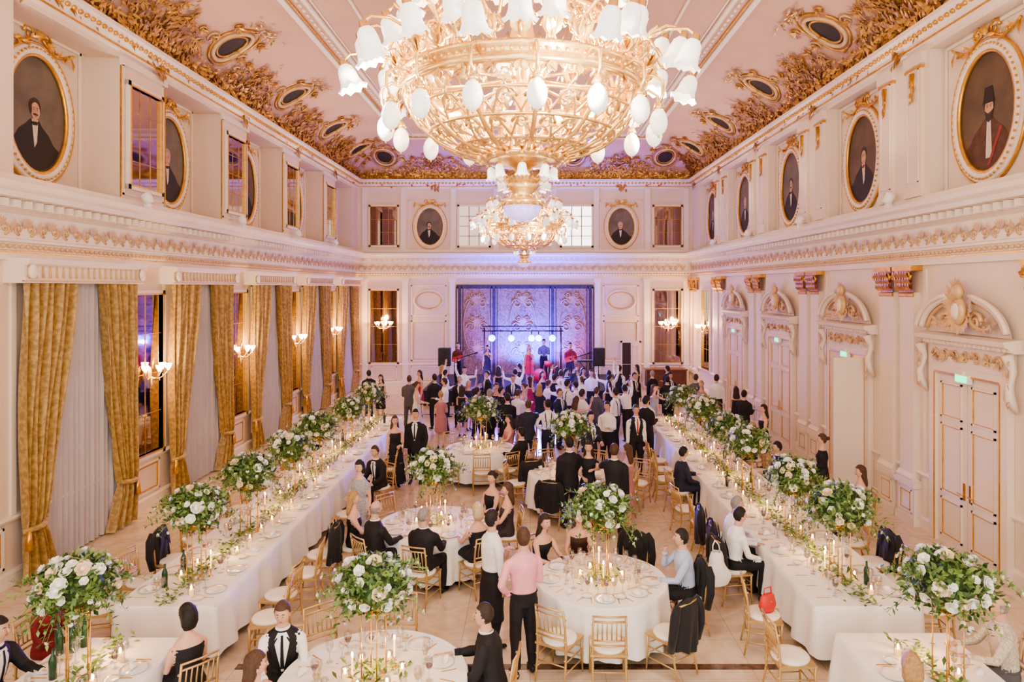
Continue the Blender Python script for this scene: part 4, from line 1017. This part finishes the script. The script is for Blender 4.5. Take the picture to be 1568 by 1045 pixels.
REDW=mat('red_wine',(.12,.01,.015),.1);WHW=mat('white_wine',(.75,.6,.25),.1)
TM=[LINEN,PORC,GLASS,WAX,FLAME,GOLD,LEAF,LEAF2,BOTTLE,PETAL,REDW,WHW]
def setting(b,x,y,z,yaw):
    M=TR(x,y,z,yaw);u=R.uniform;wf=lambda:R.choice((0,0,10,11))
    if R.random()<.75: plate(b,M@Matrix.Translation((u(-.04,.04),u(-.02,.04),0)),.135)
    if R.random()<.6: b.loft([((u(-.05,.05),0,.02),.07,.035,0),((u(-.03,.03),.02,.05),.05,.03,0),((0,.03,.075),.02,.012,0)],(1,0,0),8,0,M@Matrix.Rotation(u(0,3),4,'Z'))
    wine(b,M@Matrix.Translation((.12+u(-.03,.03),.17,0)),1.05,wf())
    wine(b,M@Matrix.Translation((.03+u(-.03,.03),.20,0)),.85,wf())
    if R.random()<.7: wine(b,M@Matrix.Translation((-.08+u(-.03,.03),.18,0)),1.1,wf())
    if R.random()<.5: plate(b,M@Matrix.Translation((-.22,.10,0)),.075)
    for q in (-.17,.17): b.box(q-.006,q+.006,-.08,.08,.001,.004,5,M)
def greens(b,x,y,z,n,sx,sy):
    for i in range(n):
        a=R.uniform(0,2*pi);b.leaf((x+R.gauss(0,sx),y+R.uniform(-sy,sy),z+R.uniform(.005,.07)),(math.cos(a),math.sin(a),R.uniform(0,.6)),(0,0,1),R.uniform(.06,.12),.04,R.choice((6,7,7)))
def longtable(x0,x1,y0,y1):
    b=MB();z=.75
    b.box(x0,x1,y0,y1,z-.02,z,0)
    per=[];s=0;st=.035
    def edge(ax,ay,bx,by,nx,ny):
        nonlocal s
        L=math.hypot(bx-ax,by-ay);n=max(2,int(L/st))
        for i in range(n): t=i/n;per.append((ax+(bx-ax)*t,ay+(by-ay)*t,nx,ny,s+L*t))
        s+=L
    edge(x0,y0,x1,y0,0,-1);edge(x1,y0,x1,y1,1,0);edge(x1,y1,x0,y1,0,1);edge(x0,y1,x0,y0,-1,0)
    skirt(b,per,z,.14,0,9)
    for yy in [y0+.3+i*2.2 for i in range(int((y1-y0-.4)/2.2)+1)]:
        for xx in (x0+.2,x1-.2): b.tube([(xx,yy,0),(xx,yy,z-.03)],.025,6,5)
    cx=(x0+x1)/2;y=y0+.4
    while y<y1-.2:
        setting(b,x0+.2,y,z,-90);setting(b,x1-.2,y,z,90);y+=.66
    y=y0+.15
    while y<y1-.1: greens(b,cx,y,z,34,.085,.2);y+=.33
    y=y0+.3
    while y<y1-.1:
        q=R.choice((-1,1));candle(b,TR(cx+q*.18,y,z),R.uniform(.1,.16))
        if R.random()<.2: taper(b,TR(cx-q*.16,y+.12,z),R.uniform(.14,.22))
        y+=.45
    for k in range(int((y1-y0)/2.5)): bottle(b,TR(cx+R.choice((-.28,.28)),R.uniform(y0+.3,y1-.3),z))
    return b
longtable(-5.1,-3.85,8.35,20.6).obj('banquet_table',TM)
longtable(-5.1,-3.85,4.6,7.6).obj('banquet_table',TM)
longtable(3.48,4.8,8.35,20.6).obj('banquet_table',TM)
longtable(3.45,4.70,6.48,7.7).obj('banquet_table',TM)
for (cx,cy,r) in TABS:
    b=MB();N=160
    b.add([(0,0,.75)]+[(r*math.cos(2*pi*i/N),r*math.sin(2*pi*i/N),.75) for i in range(N)],[(0,1+i,1+(i+1)%N) for i in range(N)],0,None,False)
    per=[(r*math.cos(2*pi*i/N),r*math.sin(2*pi*i/N),math.cos(2*pi*i/N),math.sin(2*pi*i/N),2*pi*i/N) for i in range(N)]
    skirt(b,per,.75,.12,0,17)
    b.lathe([(.35,0),(.33,.04),(.06,.08),(.05,.7),(.3,.73)],12,5)
    for k in range(9):
        a=2*pi*k/9+.2;setting(b,(r-.2)*math.cos(a),(r-.2)*math.sin(a),.75,math.degrees(a)+90)
    greens(b,0,0,.75,90,.15,.2)
    for k in range(6): a=2*pi*k/6;candle(b,TR(.28*math.cos(a),.28*math.sin(a),.75),.11)
    for k in range(2): a=2*pi*k/2+.6;taper(b,TR(.24*math.cos(a),.24*math.sin(a),.75),.18)
    b.obj('round_banquet_table',TM,TR(cx,cy,0,R.uniform(0,60)))
b=MB()
for i,(x,y) in enumerate(((0,0),(.1,.04),(.05,.13),(-.08,.1),(.16,.16))): bottle(b,TR(x,y,0))
b.obj('wine_bottles',TM,TR(-5.0,7.25,.752))
for (cx,cy,r) in TABS: plight('candle_light',(cx+.0,cy,1.02),5,(1,.52,.2),.03)
for x in (-4.47,4.13):
    for y in (7.2,9.9,12.0,14.0,16.0,18.0,20.0): plight('candle_light',(x,y,1.0),6,(1,.52,.2),.03)
# ------------------------------------------------------------------ centrepieces
def rose(b,c,n,r,mi):
    n=V(n).normalized();x=n.orthogonal().normalized();y=n.cross(x);c=V(c)
    M=Matrix((( x.x,y.x,n.x,c.x),(x.y,y.y,n.y,c.y),(x.z,y.z,n.z,c.z),(0,0,0,1)))
    b.ell((0,0,.3*r),(.42*r,.42*r,.5*r),mi,7,5,M)
    for L,(rr,h,k) in enumerate(((.55,.75,4),(.85,.5,5),(1.1,.2,6))):
        for i in range(k):
            a=2*pi*(i+.5*L)/k;w=pi/k*1.15
            vs=[]
            for (f,zz) in ((.25,0),(.8,h*.55),(1,h)):
                for d in (-1,0,1):
                    q=a+d*w*(1 if f<1 else .7);rad=rr*r*f*(1 if d==0 else .92);vs.append((rad*math.cos(q),rad*math.sin(q),zz*r))
            b.add(vs,[(0,1,4,3),(1,2,5,4),(3,4,7,6),(4,5,8,7)],mi,M)
def centre_mesh(seed):
    g=random.Random(seed);b=MB();GO,L1,L2,PE,PC=range(5)
    for sx in (-1,1):
        for sy in (-1,1): b.tube([(sx*.09,sy*.09,0),(sx*.09,sy*.09,.70)],.007,5,GO)
    for z in (.01,.68):
        for p,q in (((-.09,-.09),(.09,-.09)),((.09,-.09),(.09,.09)),((.09,.09),(-.09,.09)),((-.09,.09),(-.09,-.09))): b.tube([(p[0],p[1],z),(q[0],q[1],z)],.007,5,GO)
    b.lathe([(0,.68),(.1,.68),(.13,.76),(0,.78)],12,GO)
    C=V((0,0,.94));rx,rz=.325,.25
    b.ell(C,(rx*.72,rx*.72,rz*.75),L1,14,9)
    def rd():
        while 1:
            d=V((g.gauss(0,1),g.gauss(0,1),g.gauss(.15,1)))
            if d.length>.1: return d.normalized()
    for i in range(850):
        d=rd();k=g.uniform(.72,1.14);p=C+V((d.x*rx*k,d.y*rx*k,d.z*rz*k));t=rd()
        b.leaf(p,d*.6+t*.9,d,g.uniform(.05,.11),g.uniform(.03,.05),L1 if g.random()<.5 else L2)
    for i in range(52):
        d=rd()
        if d.z<-.6: continue
        k=g.uniform(.98,1.18);p=C+V((d.x*rx*k,d.y*rx*k,d.z*rz*k*1.05))
        rose(b,p,d+rd()*.3,g.uniform(.036,.070),PE if g.random()<.82 else PC)
    for i in range(50):
        d=rd();d.z=d.z*.8-.02;p=C+V((d.x*rx*.9,d.y*rx*.9,d.z*rz*.9));L=g.uniform(.16,.34);pp=[p+d*L*t+V((0,0,-.11*t*t)) for t in (0,.33,.66,1)]
        b.tube(pp,.003,4,L2)
        for q in pp[1:]+[pp[1].lerp(pp[2],.5),pp[2].lerp(pp[3],.5)]:
            for s in range(2): b.leaf(q,rd()+d*.6,V((0,0,1)),g.uniform(.05,.08),.03,L2 if g.random()<.6 else L1)
        if g.random()<.4: rose(b,pp[-1],d,.022,PE)
    return b.mesh('floral_centrepiece',[GOLD,LEAF,LEAF2,PETAL,PEACH])
CE=[centre_mesh(s) for s in (1,2,3)]
cps=[(-4.47,y) for y in (6.75,9.15,10.85,12.7,14.3,16.8,19.0)]+[(4.13,y) for y in (6.75,9.1,10.7,13.0,14.4,16.4,18.6)]+[(t[0],t[1]) for t in TABS]
for i,(x,y) in enumerate(cps): put('floral_centrepiece',CE[i%3],TR(x,y,.752,R.uniform(0,90),R.uniform(.96,1.05)))
b=MB();b.loft([((0,0,0),.10,.06,0),((0,0,.08),.14,.08,0),((0,0,.2),.11,.05,0),((0,0,.22),.08,.03,0)],(1,0,0),14,0);b.tube([(-.07,0,.2),(-.06,0,.30),(.06,0,.30),(.07,0,.2)],.008,6,0);b.ell((0,-.05,.14),(.02,.02,.015),1,6,4)
b.obj('red_handbag',[REDC,GOLD],TR(3.04,8.75,.50,30))
b=MB()
b.grid(lambda u,v:((.19+.02*math.sin(v*9))*math.cos(u*2*pi)*(1-.55*v*v)*(.8+.4*math.sin(pi*min(1,v*1.3+.15))),(.11)*math.sin(u*2*pi)*(1-.5*v*v)+.015*math.sin(u*30)*v,.0+.46*v),36,12,0)
for q in (-1,1): b.tube([(q*.06,0,.44),(q*.05,.02,.54),(0,.04,.60)],.009,5,0)
b.obj('white_cloth_bag',[LINEN],TR(2.66,9.75,.42,20))
# ------------------------------------------------------------------ stage
b=MB();b.box(-4.2,3.9,26.8,31.85,0,.58,0);b.box(-4.25,3.95,26.75,31.88,.58,.60,1);b.obj('stage_platform',[BLKP,BLACKC])
b=MB()
for q in (-1.95,1.3):
    b.tube([(q,29,.6),(q,29,2.95)],.03,8,0)
    for a in (0,120,240): b.tube([(q,29,1.1),(q+.45*math.cos(math.radians(a)),29+.45*math.sin(math.radians(a)),.62)],.015,6,0)
for z in (2.80,3.0): b.tube([(-2.05,29,z),(1.4,29,z)],.025,6,0)
for i in range(13): x=-2.0+.26*i;b.tube([(x,29,2.80),(x+.13,29,3.0),(x+.26,29,2.80)],.010,4,0)
LX=(-1.62,-.8,.05,.35,.93)
for i,x in enumerate(LX):
    M=Matrix.Translation((x,28.9,2.48))@Matrix.Rotation(math.radians(72),4,'X')
    b.lathe([(0,-.16),(.08,-.15),(.13,-.05),(.16,.12),(.15,.12),(.12,.02)],14,0,M)
    b.lathe([(0,.10),(.148,.10)],14,1 if i not in (0,4) else 2,M)
    b.tube([(x,29,2.80),(x,28.93,2.60)],.02,5,0)
b.obj('stage_light_rig',[BLKP,BLUEL,VIOL])
def spk():
    b=MB();b.box(-.28,.28,-.22,.22,1.05,1.9,0);b.lathe([(0,-.005),(.1,.0),(.17,.01),(.19,.012)],16,1,Matrix.Translation((0,-.235,1.3))@Matrix.Rotation(pi/2,4,'X'))
    b.lathe([(0,-.005),(.06,.0),(.09,.012)],12,1,Matrix.Translation((0,-.235,1.66))@Matrix.Rotation(pi/2,4,'X'));b.tube([(0,0,.02),(0,0,1.06)],.02,6,0)
    for a in (30,150,270): b.tube([(0,0,.5),(.4*math.cos(math.radians(a)),.4*math.sin(math.radians(a)),.02)],.014,5,0)
    return b.mesh('loudspeaker',[BLKP,DARK])
sp=spk()
for x in (-3.45,2.75): put('loudspeaker',sp,TR(x,27.5,.6,0,.85))
b=MB();b.lathe([(0,0),(.28,0),(.28,.4),(0,.4)],20,0,Matrix.Translation((.4,29.3,.65))@Matrix.Rotation(pi/2,4,'X'))
for x,y,z in ((0,29.2,1.1),(.75,29.2,1.15),(1.1,29.5,.85)): b.lathe([(0,-.1),(.16,-.1),(.16,.1),(0,.1)],14,0,Matrix.Translation((x,y,z)));b.tube([(x,y,.36),(x,y,z)],.012,5,1)
for x in (-.3,1.25): b.tube([(x,29.4,.36),(x,29.4,1.6)],.012,5,1);b.lathe([(0,.02),(.22,0)],16,1,Matrix.Translation((x,29.4,1.6)))
b.obj('drum_kit',[REDC,PALEG],TR(0,0,.25))
def mic():
    b=MB();b.tube([(0,0,.01),(0,0,1.45)],.01,6,0);b.lathe([(0,0),(.15,.0),(.14,.02),(0,.03)],12,0);b.tube([(0,0,1.45),(0,.18,1.52)],.012,6,0);b.ell((0,.19,1.53),(.025,.03,.025),0,8,5);return b.mesh('microphone_stand',[BLKP])
mk=mic()
for x in (-1.75,-.05,1.65,-3.0): put('microphone_stand',mk,TR(x+.05,27.55,.602))
def guitar():
    b=MB()
    def fn(u,v):
        a=u*2*pi;r=(.14+.05*math.cos(2*a))*v;return (r*math.cos(a)*1.3,-.03,r*math.sin(a))
    b.grid(fn,28,3,0);b.grid(lambda u,v:(lambda p:(p[0],p[1]+.05,p[2]))(fn(u,v)),28,3,0)
    b.grid(lambda u,v:((.14+.05*math.cos(4*pi*u))*math.cos(2*pi*u)*1.3,-.03+.05*v,(.14+.05*math.cos(4*pi*u))*math.sin(2*pi*u)),28,1,0)
    b.box(.15,.75,-.04,-.02,-.02,.02,1);b.box(.75,.88,-.04,-.02,-.035,.035,1);b.ell((0,-.035,0),(.04,.006,.04),1,10,4)
    return b.mesh('guitar',[REDC,BLKP])
gm=guitar()
for x,y in ((1.65,28.0),(-3.0,28.1)): put('guitar',gm,TR(x,y,1.72,0)@Matrix.Rotation(-.3,4,'Y'))
b=MB()
b.box(-.5,.5,-.14,.14,.92,1.0,0);b.box(-.46,.46,-.13,0,1.0,1.01,1)
for q in (-1,1): b.tube([(q*.4,0,.0),(-q*.4,0,.93)],.018,6,0)
b.obj('keyboard_on_stand',[BLKP,PORC],TR(2.45,28.6,.61))
b=MB();b.box(-.9,.9,-.3,.3,.12,.88,0);b.box(-.95,.95,-.34,.34,.88,.93,1)
for q in (-1,1):
    for r in (-1,1): b.tube([(q*.8,r*.24,0),(q*.8,r*.24,.13)],[.02,.035],6,0)
    pframe(b,q*.45-.38,q*.45+.38,.2,.8,None,1,.04,.02,-.3)
b.obj('sideboard',[mat('dark_walnut',(.09,.035,.02),.35,var=.3,vs=6),mat('walnut_top',(.14,.06,.03),.25)],TR(6.2,31.3,0))
for i,x in enumerate(LX):
    c=(.05,.09,1) if i%2 else (.16,.05,1)
    spot('stage_spot',(x,28.72,2.42),((-1.2,.4,-.6,1.6,.9)[i],(17.5,20,22.5,21,18.5)[i],0),5200,c,46,.10)
    plight('stage_lamp_spill',(x,28.55,2.38),90,c,.05)
for x,c,e in ((-1.9,(.20,.05,1),600),(-.5,(.02,.05,1),2200),(.7,(.04,.05,1),2200),(1.9,(.32,.06,1),520)):
    spot('added_tapestry_wash',(x,30.7,.75),(x*.8,31.9,2.9),e,c,100,.08,.9)  # unseen spots added to wash the tapestry blue and violet, no fixtures modelled
for x in (-2.6,2.2): spot('stage_footlight',(x,27.2,.75),(x*.2,28.6,1.6),160,(.30,.10,1),110,.08,.9)
# ------------------------------------------------------------------ world and camera
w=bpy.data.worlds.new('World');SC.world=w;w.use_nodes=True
w.node_tree.nodes['Background'].inputs[0].default_value=(1,.93,.85,1);w.node_tree.nodes['Background'].inputs[1].default_value=1.9  # warm fill added from behind the camera, enters by the open near end
cam=bpy.data.cameras.new('Camera');co=bpy.data.objects.new('Camera',cam);COL.objects.link(co)
co.location=(0,0,4.65);co.rotation_euler=(pi/2,0,0);cam.sensor_width=36;cam.lens=24;cam.shift_x=-28/1568;cam.shift_y=-82/1568;cam.clip_end=200
SC.camera=co
SC.view_settings.view_transform='AgX'
try: SC.view_settings.look='AgX - Medium High Contrast'
except Exception: pass
SC.view_settings.exposure=0.74
